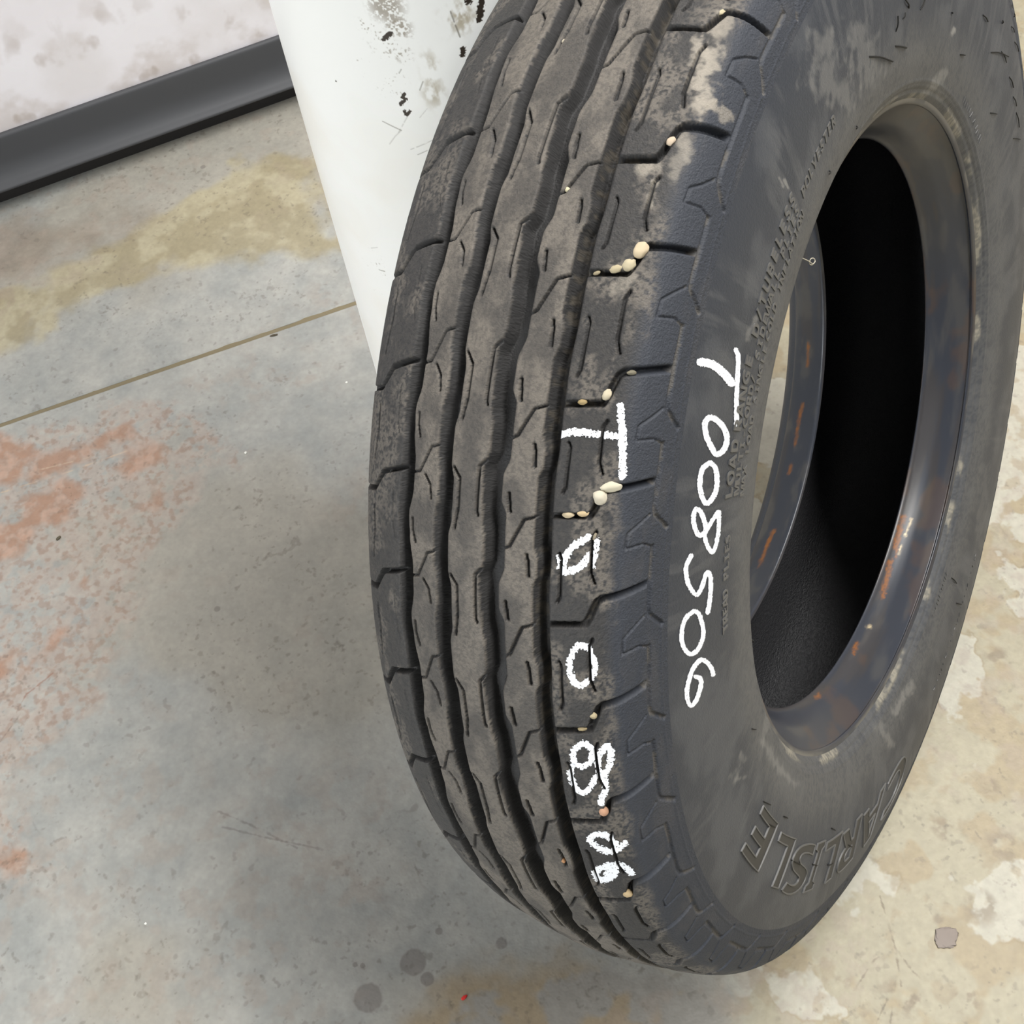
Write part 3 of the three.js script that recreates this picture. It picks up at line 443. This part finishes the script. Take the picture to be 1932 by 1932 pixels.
// beads and inner liner: revolved profiles
function revolve(P, n, colour) {
  const p = curve2(P, 5), L = [0]; for (let i = 1; i < p.length; i++) L.push(L[i - 1] + Math.hypot(p[i][0] - p[i - 1][0], p[i][1] - p[i - 1][1]));
  const A = [], U = [], I = [], Cc = [];
  for (let c = 0; c <= n; c++) { const t = c / n * 2 * Math.PI - Math.PI; p.forEach(([x, r], i) => { const q = ringPt(t, x, r); A.push(q.x, q.y, q.z); U.push(t * 0.2 / 0.12, L[i] / 0.12); if (colour) { const [px, py] = toPx(q); Cc.push(...colour(c === n ? -Math.PI : t, i / (p.length - 1), px, py)); } }); }
  const m = p.length; for (let c = 0; c < n; c++) for (let i = 0; i + 1 < m; i++) { const a = c * m + i; I.push(a, a + 1, a + m, a + 1, a + m + 1, a + m); }
  const g = new THREE.BufferGeometry(); g.setAttribute('position', new THREE.Float32BufferAttribute(A, 3)); g.setAttribute('uv', new THREE.Float32BufferAttribute(U, 2)); if (colour) g.setAttribute('color', new THREE.Float32BufferAttribute(Cc, 3)); g.setIndex(I); g.computeVertexNormals(); return g;
}
{
  const RUST = [0.23, 0.082, 0.016], BEAD_SHEEN = [0.031, 0.035, 0.046], rustN = [[[[1704, 975], [1695, 1005], [1688, 1035]], 6], [[[1680, 1060], [1672, 1095], [1665, 1125]], 6], [[[1617, 1215], [1609, 1232]], 5], [[[1540, 1315], [1545, 1312]], 5], [[[1700, 1000], [1690, 1050]], 3]], paleN = [[[[1720, 978], [1712, 1000], [1707, 1012]], 2.6], [[[1700, 1030], [1696, 1045]], 2.6], [[[1639, 1182]], 5]], rustF = [[[[1513, 765], [1505, 805], [1500, 838]], 4], [[[1492, 878], [1489, 892]], 3.5], [[[1460, 1000], [1448, 1030], [1432, 1068]], 4], [[[1525, 650], [1524, 690]], 3], [[[1452, 1015], [1438, 1050]], 2.5]];  // base bead colour carries a painted blue sheen
  const spots = (c, px, py, t, L, col, al, s) => { for (const [P, w] of L) { const e = lineDist(px, py, P); if (e < w * 1.5) c = mix3(c, col, al * sst(1.2, 0.3, e / w + 1.8 * (fbm(px / 4, py / 4, s, 3) - 0.5)) * (0.45 + 0.55 * sst(0.35, 0.6, fbm(px / 2.5, py / 2.5, s + 3, 2)))); } return c; };
  const beadN = (t, v, px, py) => { const a = t * 190, g = fbm(a / 16, v * 5, 450, 4); let c = mix3(BEAD_SHEEN, [0.050, 0.042, 0.036], 0.5 * sst(0.5, 0.64, fbm(a / 90, v * 5, 451, 5))); c = mix3(c, [0.09, 0.085, 0.075], 0.35 * sst(0.55, 0.75, fbm(a / 45, v * 6, 453, 4))); c = mix3(c, [0.12, 0.06, 0.025], 0.22 * sst(0.58, 0.7, fbm(a / 30, v * 3, 452, 4))); c = mix3(c, [0.15, 0.14, 0.12], 0.7 * sst(0.09, 0.02, v) * sst(0.5, 0.66, fbm(a / 22, v, 455, 4))); c = spots(c, px, py, t, rustN, RUST, 0.9, 461); return spots(c, px, py, t, paleN, [0.62, 0.5, 0.3], 0.95, 463); };
  const beadF = (t, v, px, py) => { const a = t * 190, g = fbm(a / 16, v * 5, 470, 4); let c = mix3(BEAD_SHEEN, [0.050, 0.042, 0.036], 0.5 * sst(0.5, 0.64, fbm(a / 90, v * 5, 471, 5))); c = mix3(c, [0.09, 0.085, 0.075], 0.4 * sst(0.5, 0.7, g)); return spots(c, px, py, t, rustF, RUST, 0.85, 473); };
  part(tire, 'bead', revolve([[0.070, 0.199], [0.0693, 0.1966], [0.0681, 0.1955], [0.0672, 0.1966], [0.0658, 0.1957], [0.0622, 0.1925], [0.058, 0.1883], [0.0545, 0.1848], [0.051, 0.1822], [0.0472, 0.1798], [0.0446, 0.178], [0.0428, 0.1765], [0.0415, 0.1760], [0.0406, 0.1775]], 900, beadN), beadMat, 'glossy inner rim bead with rust stains');
  part(tire, 'bead', revolve([[-0.0655, 0.1975], [-0.0635, 0.1955], [-0.059, 0.1925], [-0.054, 0.1895], [-0.048, 0.186], [-0.042, 0.1825], [-0.038, 0.1802], [-0.036, 0.1798], [-0.0345, 0.1812]].reverse(), 600, (t, v, px, py) => beadF(t, 1 - v, px, py)), beadMat, 'far rim bead with rust streaks');
  part(tire, 'inner_liner', revolve([[0.0406, 0.1775], [0.0425, 0.184], [0.05, 0.197], [0.062, 0.22], [0.0685, 0.245], [0.0685, 0.275], [0.063, 0.302], [0.052, 0.318], [0.03, 0.3265], [0, 0.329], [-0.03, 0.3265], [-0.052, 0.318], [-0.064, 0.302], [-0.0695, 0.275], [-0.0695, 0.245], [-0.0625, 0.22], [-0.047, 0.197], [-0.037, 0.186], [-0.0345, 0.1812]], 360), linerMat, 'black inside of the tire');
}
console.log('lettering');
// moulded lettering: glyphs laid round the sidewall, tops outward, reading clockwise (theta falling)
const s_of_r = (r) => { let best = 0, bd = 1e9; for (let k = 2400; k <= 4000; k++) { const s = lerp(S_MIN, S_MAX, k / 4000); if (s < 0.06) continue; const d = Math.abs(PT[k][1] - r); if (d < bd) { bd = d; best = s; } } return best; };
const SR = []; for (let k = 0; k <= 300; k++) SR.push(s_of_r(0.197 + k * 0.0005));
const sAtR = (r) => { const t = clamp((r - 0.197) / 0.0005, 0, 299.99), i = t | 0; return lerp(SR[i], SR[i + 1], t - i); };
const bold = await new FontLoader().loadAsync('fonts/droid/droid_sans_bold.typeface.json');
const letterMat = new THREE.MeshStandardMaterial({ color: new THREE.Color(0.105, 0.103, 0.098), roughness: 0.5 });
const bigMat = new THREE.MeshStandardMaterial({ color: new THREE.Color(0.043, 0.040, 0.036), roughness: 0.62 });
function wrapGlyph(g, th0, r0, sx, sy, skew, lift) {
  const p = g.attributes.position;
  for (let i = 0; i < p.count; i++) { const tx = p.getX(i) * sx + p.getY(i) * sy * skew, ty = p.getY(i) * sy, rr = r0(th0) + ty, q = surf(th0 - tx / (r0(th0) + 0.012), sAtR(rr), p.getZ(i) + lift); p.setXYZ(i, q.x, q.y, q.z); }
  g.computeVertexNormals(); return g;
}
const regular = bold;
function moulded(text, th0, pitch, r, h, height) {   // characters centred every pitch degrees
  [...text].forEach((c, i) => {
    if (c === ' ') return;
    const size = h / 0.72, g = new THREE.ExtrudeGeometry(regular.generateShapes(c, size), { depth: height, bevelEnabled: false, curveSegments: 4 }), w = regular.data.glyphs[c].ha * size / regular.data.resolution;
    part(tire, 'moulded_letter', wrapGlyph(g, (th0 - i * pitch) * DEG + w / 2 / r, () => r, 1, 1, 0, -0.0001), letterMat);
  });
}
moulded('LOAD', -89.2, 1.66, 0.2478, 0.0056, 0.0007);
moulded('RANGE', -96.3, 1.66, 0.2478, 0.0056, 0.0007);
moulded('D/TUBELESS', -106.2, 1.62, 0.2478, 0.0056, 0.0007);
moulded('TREAD PLIES', -73.6, 1.05, 0.2452, 0.0042, 0.0006);
moulded('MULTI-CORD/', -89.4, 1.2, 0.2392, 0.0044, 0.0005);
moulded('SIDEWALL PLIES POLYESTER', -104.0, 1.3, 0.2392, 0.0046, 0.0005);
moulded('MAX LOAD SINGLE', -89.0, 1.15, 0.2312, 0.004, 0.0005);
moulded('COLD INFLATION', -106.6, 1.15, 0.2312, 0.004, 0.0005);
// big outlined name: raised outline round a flat darker face
{
  const word = [['C', 27.6, 9.0], ['A', 17.6, 9.6], ['R', 7.0, 8.2], ['L', -1.6, 6.6], ['I', -9.2, 3.4], ['S', -13.6, 8.2], ['L', -23.2, 6.8], ['E', -32.4, 7.6]];
  for (const [c, t, w] of word) {
    const rb = 0.241 + (t + 41) * 0.00031, H = 0.0295, sh = bold.generateShapes(c, 1), gb = new THREE.ShapeGeometry(sh); gb.computeBoundingBox(); const bb = gb.boundingBox, sx = w * DEG * (rb + 0.014) / (bb.max.x - bb.min.x), sy = H / (bb.max.y - bb.min.y);
    const prep = (g) => { const p = g.attributes.position; for (let i = 0; i < p.count; i++) p.setXYZ(i, p.getX(i) - bb.min.x, p.getY(i) - bb.min.y, p.getZ(i)); return g; };
    const face = prep(new THREE.ExtrudeGeometry(sh, { depth: 0.0004, bevelEnabled: false, curveSegments: 8 }));
    const body = part(tire, 'moulded_letter', wrapGlyph(face, t * DEG, () => rb, sx, sy, 0.26, 0), bigMat, 'large outlined italic letter ' + c);
    // rim: thin ridge along every contour
    const rim = { P: [], I: [] }, loops = []; for (const s of sh) { loops.push(s.getPoints(8)); for (const h of s.holes) loops.push(h.getPoints(8)); }
    for (const L0 of loops) {
      const L = []; for (let i = 0; i < L0.length; i++) { const a = L0[i], b = L0[(i + 1) % L0.length], n = Math.max(1, Math.ceil(Math.hypot((b.x - a.x) * sx, (b.y - a.y) * sy) / 0.002)); for (let k = 0; k < n; k++) L.push([lerp(a.x, b.x, k / n), lerp(a.y, b.y, k / n)]); }
      const M = L.map(([x, y]) => { const tx = (x - bb.min.x) * sx + (y - bb.min.y) * sy * 0.26, ty = (y - bb.min.y) * sy; return [tx, ty]; }), n = M.length, base = rim.P.length / 3;
      for (let i = 0; i < n; i++) {
        const a = M[(i + n - 1) % n], b = M[(i + 1) % n], dx = b[0] - a[0], dy = b[1] - a[1], l = Math.hypot(dx, dy) || 1, nx = dy / l, ny = -dx / l;
        for (const [o, h] of [[0.0006, -0.0001], [0.00035, 0.0009], [-0.00035, 0.0009], [-0.0006, -0.0001]]) { const q = surf(t * DEG - (M[i][0] + nx * o) / (rb + 0.012), sAtR(rb + M[i][1] + ny * o), h); rim.P.push(q.x, q.y, q.z); }
      }
      for (let i = 0; i < n; i++) for (let k = 0; k < 3; k++) { const a = base + i * 4 + k, b = base + ((i + 1) % n) * 4 + k; rim.I.push(a, b, a + 1, a + 1, b, b + 1); }
    }
    const g = new THREE.BufferGeometry(); g.setAttribute('position', new THREE.Float32BufferAttribute(rim.P, 3)); g.setIndex(rim.I); const h = g.toNonIndexed(); h.computeVertexNormals();
    part(body, 'letter_rim', h, letterMat);
  }
}
// handwriting in white paint pen: ragged films on the rubber, broken by sipes and grooves
const penMat = new THREE.MeshStandardMaterial({ color: 0xf4f6fa, roughness: 0.55, side: THREE.DoubleSide });
function writeMark(strokes, label, rough) {       // strokes: [points px, width px]
  const SK = strokes.map(([P, w]) => [curve2(P, 6), w]); let t0 = 9, t1 = -9, s0 = 9, s1 = -9;
  for (const [P, w] of SK) for (const [x, y] of P) for (const [ox, oy] of [[w, 0], [-w, 0], [0, w], [0, -w]]) { const q = tirePx(x + ox, y + oy); if (!q) continue; t0 = Math.min(t0, q[0]); t1 = Math.max(t1, q[0]); s0 = Math.min(s0, q[1]); s1 = Math.max(s1, q[1]); }
  const rr = prof((s0 + s1) / 2)[1], st = 0.00034, nt = Math.ceil((t1 - t0) * rr / st), ns = Math.ceil((s1 - s0) / st), P = [], I = [], id = new Map();
  const vert = (i, j) => { const k = i * 10000 + j; let v = id.get(k); if (v === undefined) { v = id.size; id.set(k, v); const t = t0 + (t1 - t0) * i / nt, s = s0 + (s1 - s0) * j / ns, q = surf(t, s, 0.00022 - depthAt(t / DEG, s)); P.push(q.x, q.y, q.z); } return v; };
  for (let i = 0; i < nt; i++) for (let j = 0; j < ns; j++) {
    const t = t0 + (t1 - t0) * (i + 0.5) / nt, s = s0 + (s1 - s0) * (j + 0.5) / ns; if (depthAt(t / DEG, s) > 0.0005) continue;
    const [px, py] = toPx(surf(t, s)); let m = -9; for (const [L, w] of SK) m = Math.max(m, w * 0.57 - lineDist(px, py, L));
    const n = noise(t * rr * 1000 / 0.8, s * 1000 / 0.8, 500) - 0.5, n2 = noise(t * rr * 1000 / 0.4, s * 1000 / 0.4, 503); 
    if (m + n * rough > 0 && !(n2 > 0.97 - 0.06 * rough / 4)) { const a = vert(i, j), b = vert(i, j + 1), c = vert(i + 1, j), d = vert(i + 1, j + 1); I.push(a, b, c, b, d, c); }
  }
  const g = new THREE.BufferGeometry(); g.setAttribute('position', new THREE.Float32BufferAttribute(P, 3)); g.setIndex(I); g.computeVertexNormals();
  part(tire, 'painted_character', g, penMat, label);
}
const at = (ox, oy, k, P) => P.map(([x, y]) => [ox + x * k, oy + y * k]), K6 = 600 / 1932, K5 = 532 / 1932;
const c6 = (P) => at(1100, 500, K6, P), c8 = (P) => at(1100, 1000, K6, P), c5 = (P) => at(680, 500, K6, P), c7 = (P) => at(680, 1000, K6, P), cb = (P) => at(900, 1400, K5, P);
const SW = 'on the sidewall in white paint pen', TW = 'on the tread shoulder in white paint pen';
writeMark([[c6([[712, 590], [780, 602], [850, 655], [898, 715]]), 14], [c6([[925, 515], [940, 570], [935, 700], [930, 850], [930, 968]]), 8]], 'handwritten T ' + SW, 1.6);
writeMark([[c6([[765, 925], [738, 960], [748, 1040], [785, 1120], [812, 1150], [855, 1118], [872, 1055], [850, 985], [800, 935], [765, 925]]), 9.5]], 'handwritten 0 ' + SW, 1.6);
writeMark([[c6([[770, 1200], [722, 1240], [707, 1340], [727, 1425], [757, 1445], [798, 1388], [812, 1315], [802, 1235], [770, 1200]]), 8.5]], 'handwritten 0 ' + SW, 1.6);
writeMark([[c6([[688, 1482], [715, 1505], [742, 1585], [733, 1628], [700, 1640], [672, 1580], [670, 1510], [688, 1482]]), 8], [c6([[820, 1498], [775, 1565], [738, 1640], [758, 1715], [785, 1742], [806, 1695], [822, 1600], [824, 1500]]), 7]], 'handwritten 8 ' + SW, 1.6);
writeMark([[c8([[655, 155], [622, 230], [632, 310], [660, 368], [690, 392], [718, 350], [742, 275], [760, 258], [773, 300], [770, 400], [755, 500]]), 7.5]], 'handwritten 5 ' + SW, 1.6);
writeMark([[c8([[670, 492], [622, 535], [597, 620], [604, 695], [640, 750], [688, 735], [727, 650], [722, 575], [700, 508], [670, 492]]), 7.5]], 'handwritten 0 ' + SW, 1.6);
writeMark([[c8([[788, 878], [778, 840], [740, 795], [702, 795], [658, 860], [630, 960], [634, 1035], [655, 1065], [688, 1028], [712, 950], [712, 905], [682, 890]]), 7.5]], 'handwritten 6 ' + SW, 1.6);
writeMark([[c5([[1580, 855], [1590, 1000], [1592, 1150], [1592, 1285]]), 13], [c5([[1212, 1030], [1300, 1015], [1450, 1030], [1590, 1045]]), 12]], 'handwritten T ' + TW, 5);
writeMark([[c7([[1385, 45], [1300, 95], [1245, 165], [1232, 245], [1260, 255], [1335, 225], [1385, 160]]), 12], [c7([[1440, 60], [1430, 130], [1410, 220]]), 8], [c7([[1200, 160], [1205, 230]]), 5]], 'handwritten 0 ' + TW, 5);
writeMark([[c7([[1330, 695], [1290, 745], [1272, 830], [1292, 912], [1330, 942], [1388, 915], [1424, 850], [1408, 765], [1378, 715], [1330, 695]]), 10.5]], 'handwritten 0 ' + TW, 5);
writeMark([[c7([[1345, 1295], [1296, 1340], [1302, 1412], [1360, 1432], [1408, 1388], [1398, 1318], [1345, 1295]]), 10], [c7([[1500, 1312], [1455, 1360], [1443, 1430], [1470, 1490], [1508, 1440], [1525, 1355], [1500, 1312]]), 10.5], [c7([[1470, 1480], [1488, 1560], [1460, 1655]]), 11]], 'handwritten 8 ' + TW, 5);
writeMark([[c7([[1288, 1435], [1283, 1500], [1310, 1565], [1350, 1595], [1398, 1560], [1432, 1500]]), 9.5], [c7([[1265, 1465], [1280, 1530]]), 6]], 'handwritten 5 ' + TW, 5);
writeMark([[cb([[1015, 690], [960, 735], [890, 745], [810, 708], [772, 660], [830, 632], [890, 638], [955, 700]]), 10]], 'handwritten 0 ' + TW, 5);
writeMark([[cb([[1062, 898], [1010, 852], [920, 843], [845, 862], [808, 900], [850, 942], [915, 925], [945, 882], [890, 900]]), 11]], 'handwritten 6 ' + TW, 5);
// rubber vent whiskers
const whiskMat = new THREE.MeshStandardMaterial({ color: 0x14130f, roughness: 0.7 });
const WHISK = [[1640, 107, 1682, 116, 1.4], [1689, 87, 1708, 90, 1.5], [1690, 60, 1692, 30, 1.2], [1703, 36, 1706, 24, 1.1], [1715, 15, 1706, 0, 1.3], [1736, 18, 1744, -4, 1.3], [1796, 25, 1809, 28, 1.2], [1811, 103, 1819, 104, 1.3], [1854, 28, 1862, 41, 1.2], [1891, 44, 1923, 54, 1.3], [1913, 32, 1926, 78, 1], [1908, 50, 1912, 61, 1], [1869, 99, 1901, 107, 1.2], [1889, 97, 1897, 118, 1.1], [1914, 79, 1920, 97, 1], [1904, 145, 1910, 165, 1.2], [1911, 182, 1916, 200, 1.1], [1917, 212, 1921, 240, 1.1], [1868, 213, 1879, 215, 1.1], [1911, 261, 1923, 263, 1], [1616, 238, 1641, 242, 1.2], [1565, 322, 1583, 327, 1.1], [1504, 560, 1512, 559, 1.2], [1476, 682, 1488, 684, 1.3], [1418, 1207, 1426, 1209, 1.1], [1418, 1375, 1424, 1376, 1], [1765, 990, 1785, 996, 0.8], [1795, 1090, 1803, 1100, 1.3], [1804, 1138, 1812, 1140, 1.3], [1440, 1512, 1452, 1518, 1], [1445, 1552, 1460, 1560, 1.1], [1492, 1622, 1508, 1630, 1.2], [1532, 1630, 1540, 1632, 1.1], [1560, 1632, 1570, 1628, 1.2], [1598, 1593, 1606, 1597, 1.1], [1478, 1540, 1484, 1543, 1.2], [1568, 1562, 1574, 1566, 1]];
const tubeGeo = (pts, r, n = 6) => new THREE.TubeGeometry(new THREE.CatmullRomCurve3(pts), Math.max(4, pts.length * 3), r, n, false);
for (const [x0, y0, x1, y1, w] of WHISK) {
  const a = tirePx(x0, y0), b = tirePx(x1, y1); if (!a) continue; const c = b && Math.abs(b[1] - a[1]) < 0.03 && Math.abs(b[0] - a[0]) < 0.2 ? b : [a[0] + 0.01, a[1]];
  part(tire, 'vent_whisker', tubeGeo([surf(a[0], a[1], 0), surf(lerp(a[0], c[0], 0.4), lerp(a[1], c[1], 0.4), 0.0009), surf(c[0], c[1], 0.0007)], w * 0.00031), whiskMat);
}
// worn-down moulded marks, too rubbed to read
{
  const mark = (th, r, dr, dt) => { const a = surf(th, sAtR(r), 0.0001), b = surf(th + dt, sAtR(r + dr), 0.0001), c = surf(th + dt / 2, sAtR(r + dr / 2), 0.0002); part(tire, 'moulded_mark', tubeGeo([a, c, b], 0.0004, 5), letterMat); };
  for (let i = 0; i < 26; i++) mark((66 - i * 1.05) * DEG, 0.268 + 0.002 * rnd(), 0.004 * (rnd() - 0.3), (rnd() - 0.5) * 0.02);
  for (let i = 0; i < 14; i++) mark((165 - i * 1.1) * DEG, 0.2115 + 0.001 * rnd(), 0.003 + 0.001 * rnd(), (rnd() - 0.5) * 0.015);
  for (let i = 0; i < 12; i++) mark((57.5 - i * 0.85) * DEG, 0.2125, 0.0025 * rnd(), (rnd() - 0.5) * 0.012);
}
tag(top(tire, 'tire'), 'worn black radial trailer tire standing on the floor, leaning on the white bollard', 'tire');

// ---------------------------------------------------------------- stones stuck in the tread
console.log('stones');
function stoneGeo(seed, facet = 0.18, flat = 0.8) {
  const g = mergeVertices(new THREE.IcosahedronGeometry(1, 3).deleteAttribute('uv').deleteAttribute('normal')), p = g.attributes.position, pl = []; let q = seed * 7919;
  const r = () => { q = (q * 1664525 + 1013904223) >>> 0; return q / 4294967296; };
  for (let k = 0; k < 7; k++) pl.push([V(r() - 0.5, r() - 0.5, r() - 0.5).normalize(), 0.72 + 0.25 * r()]);
  for (let i = 0; i < p.count; i++) { const v = V(p.getX(i), p.getY(i), p.getZ(i)); for (const [n, d] of pl) { const e = v.dot(n) - d; if (e > 0) v.addScaledVector(n, -e * flat); } v.multiplyScalar(1 + facet * (noise(v.x * 3 + seed, v.y * 3 + v.z * 2, 600) - 0.5)); p.setXYZ(i, v.x, v.y, v.z); }
  g.computeVertexNormals(); return g;
}
const STONES = [ // px, py, half length px, half width px, turn deg, colour, sunk mm, label
  [1266, 265, 10, 7, -50, 0xd8c4ab, 'pinkish white stone wedged in a shoulder groove below a pale dust smear'],
  [1362, 20, 8, 4.5, -40, 0xd6c9a6, 'cream stone chip in the shoulder groove above the pale dust smear'],
  [1209, 471, 17, 12, -55, 0xdcc9a8, 'largest cream oval stone in the tread, end of a row of four'],
  [1186, 499, 14, 10, -35, 0xcfc2a2, 'cream stone touching the largest oval stone in its groove'],
  [1162, 506, 13, 7, -12, 0xc6b896, 'tan stone in the middle of the row of four in one groove'],
  [1125, 514, 7, 3.5, -10, 0xa79a7c, 'smallest tan stone of the row of four, beside the circumferential groove'],
  [1070, 356, 5, 4.5, 0, 0xe6dcb6, 'tiny pale round stone in a zigzag sipe of a centre rib'],
  [1063, 75, 5, 3.5, -30, 0xcfc4ad, 'tiny pale stone chip on the edge of the centre rib'],
  [1144, 745, 11, 8, -55, 0xd8ccb0, 'cream stone in the groove just above the painted T'],
  [1098, 758, 9, 5.5, 0, 0xb39c6e, 'ochre stone beside the cream stone above the painted T'],
  [1192, 703, 9, 4.5, 0, 0x87806c, 'dull grey-brown stone at the bend of the groove above the painted T'],
  [1154, 919, 20, 10, -12, 0xe0d8bf, 'long cream stone in the groove just below the painted T'],
  [1131, 939, 14, 13, -30, 0xdfd6c0, 'round cream stone against the long stone below the painted T'],
  [1099, 969, 12, 6, -8, 0xd8bf95, 'tan flat stone in the groove below the painted T'],
  [1071, 972, 11, 5.5, -4, 0xcfbd9c, 'tan stone at the inner end of the groove below the painted T'],
  [1122, 1014, 4, 8, 10, 0x9d927c, 'grey sliver of stone in the sipe beside the first painted 0'],
  [1119, 1352, 7, 6.5, -40, 0xc4b490, 'tan stone chip in the groove between the second painted 0 and the 8'],
  [1098, 1377, 9, 4, -18, 0xb5a37c, 'brown flat stone chip in the groove above the painted 8'],
  [1138, 1533, 9, 10, 20, 0xd8a888, 'salmon pink stone in the groove below the painted 5'],
  [1184, 1688, 9, 9, 0, 0xd2b98f, 'sandy stone in the shoulder groove below the painted 6'],
  [1062, 1626, 4.5, 7, 0, 0xcf9a6c, 'small orange stone in a sipe of the rib beside the painted 0 and 6'],
];
STONES.forEach(([x, y, a, b, turn, col, label], i) => {
  const q = tirePx(x, y), P = surf(q[0], q[1], -0.0008), n = surf(q[0], q[1], 0.01).sub(surf(q[0], q[1], 0)).normalize();
  const mm = P.clone().sub(CAM).dot(FWD) / F;       // metres per pixel at that distance
  const ex = RIGHT.clone().multiplyScalar(Math.cos(turn * DEG)).addScaledVector(DOWN, Math.sin(turn * DEG)); ex.addScaledVector(n, -ex.dot(n)).normalize(); const ey = n.clone().cross(ex);
  const m = new THREE.Mesh(stoneGeo(i + 3), new THREE.MeshStandardMaterial({ color: new THREE.Color(col).multiplyScalar(0.72), roughness: 0.85 }));
  m.applyMatrix4(new THREE.Matrix4().makeBasis(ex.multiplyScalar(a * mm * 1.08), ey.multiplyScalar(b * mm * 1.15), n.multiplyScalar(Math.min(a, b) * mm * 0.95)).setPosition(P));
  tag(top(m, 'stone'), label, 'stone', 'stones stuck in the tread');
});

// a pale loose thread caught on the near rim edge
{
  const rim = (x, y, X) => { const w = rayPx(x, y), l = (X - OL[0]) / w.dot(AX); return CAM.clone().addScaledVector(w, l); };
  const pts = [[1511, 486], [1520, 490], [1528, 494], [1534, 498], [1538, 492], [1536, 488], [1529, 489], [1527, 497], [1532, 500], [1534, 498]].map(([x, y], i) => rim(x, y, 0.0715 - i * 0.0003));
  const m = new THREE.Mesh(tubeGeo(pts, 0.00028), new THREE.MeshStandardMaterial({ color: 0xb8b2a0, roughness: 0.9 }));
  tag(top(m, 'thread'), 'pale curled thread caught on the rim edge of the tire opening', 'thread');
}

// ---------------------------------------------------------------- crumbs on the floor
function crumb(x, y, a, b, h, turn, col, label, name, cat, seed) {
  const P = floorPx(x, y), mm = P.distanceTo(CAM) / F, m = new THREE.Mesh(stoneGeo(seed, 0.5, 0.35), new THREE.MeshStandardMaterial({ color: col, roughness: 0.85 }));
  m.scale.set(a * mm, h * mm, b * mm); m.rotation.y = turn; m.position.set(P.x, h * mm * 0.72, P.z); tag(top(m, name), label, cat);
}
crumb(876, 1882, 6, 3, 1.5, 0.2, 0xd8322e, 'bright red plastic crumb on the floor near the oil spots', 'plastic_crumb', 'crumb', 51);
crumb(518, 633, 7.5, 2, 1.6, -0.2, 0x4b4334, 'thin dark leaf scrap beside the floor joint', 'leaf_scrap', 'debris', 52);
crumb(464, 855, 2.6, 2.4, 2, 0, 0xf4f2ea, 'white paint crumb beside the rust stain on the floor', 'paint_crumb', 'crumb', 53);
crumb(111, 1016, 4.5, 3.2, 2.2, 0.5, 0x57503f, 'curled dark scrap lying in the rust stain', 'rubber_scrap', 'debris', 54);
crumb(654, 722, 2, 2, 1.4, 0, 0xf0efe8, 'white paint crumb on the floor near the bollard edge', 'paint_crumb', 'crumb', 55);
crumb(275, 1743, 2.2, 2, 1.5, 0, 0xf0efe8, 'white paint crumb on the open floor away from the tire', 'paint_crumb', 'crumb', 56);
crumb(1785, 1770, 22, 18, 3, 0.4, 0x8a8078, 'grey oval aggregate stone exposed in the cream floor', 'aggregate_stone', 'stone', 57);

// ---------------------------------------------------------------- ceiling lights
for (const [x, z, w, d, L, col, where] of TROFFERS) {
  const g = new THREE.Group(); g.position.set(x, CEIL, z);
  const frame = new THREE.MeshStandardMaterial({ color: 0xe8e8e6, roughness: 0.5 });
  for (const [fx, fz, fw, fd] of [[0, -d / 2 - 0.02, w + 0.08, 0.04], [0, d / 2 + 0.02, w + 0.08, 0.04], [-w / 2 - 0.02, 0, 0.04, d], [w / 2 + 0.02, 0, 0.04, d]]) { const b = new THREE.BoxGeometry(fw, 0.05, fd); b.translate(fx, -0.026, fz); part(g, 'frame', b, frame); }
  const lens = new THREE.BoxGeometry(w, 0.01, d); lens.translate(0, -0.02, 0);
  part(g, 'lens', lens, new THREE.MeshStandardMaterial({ color: 0xffffff, emissive: new THREE.Color(...col), emissiveIntensity: 1.2, roughness: 0.6 }), 'glowing diffuser panel');
  tag(top(g, 'ceiling_light'), 'ceiling troffer light with a white diffuser ' + where, 'ceiling light', 'ceiling lights');
  const l = new THREE.RectAreaLight(new THREE.Color(...col), L, w, d); l.position.set(x, CEIL - 0.06, z); l.lookAt(x, 0, z); l.castShadow = true; scene.add(l);
}
renderer.render(scene, camera);
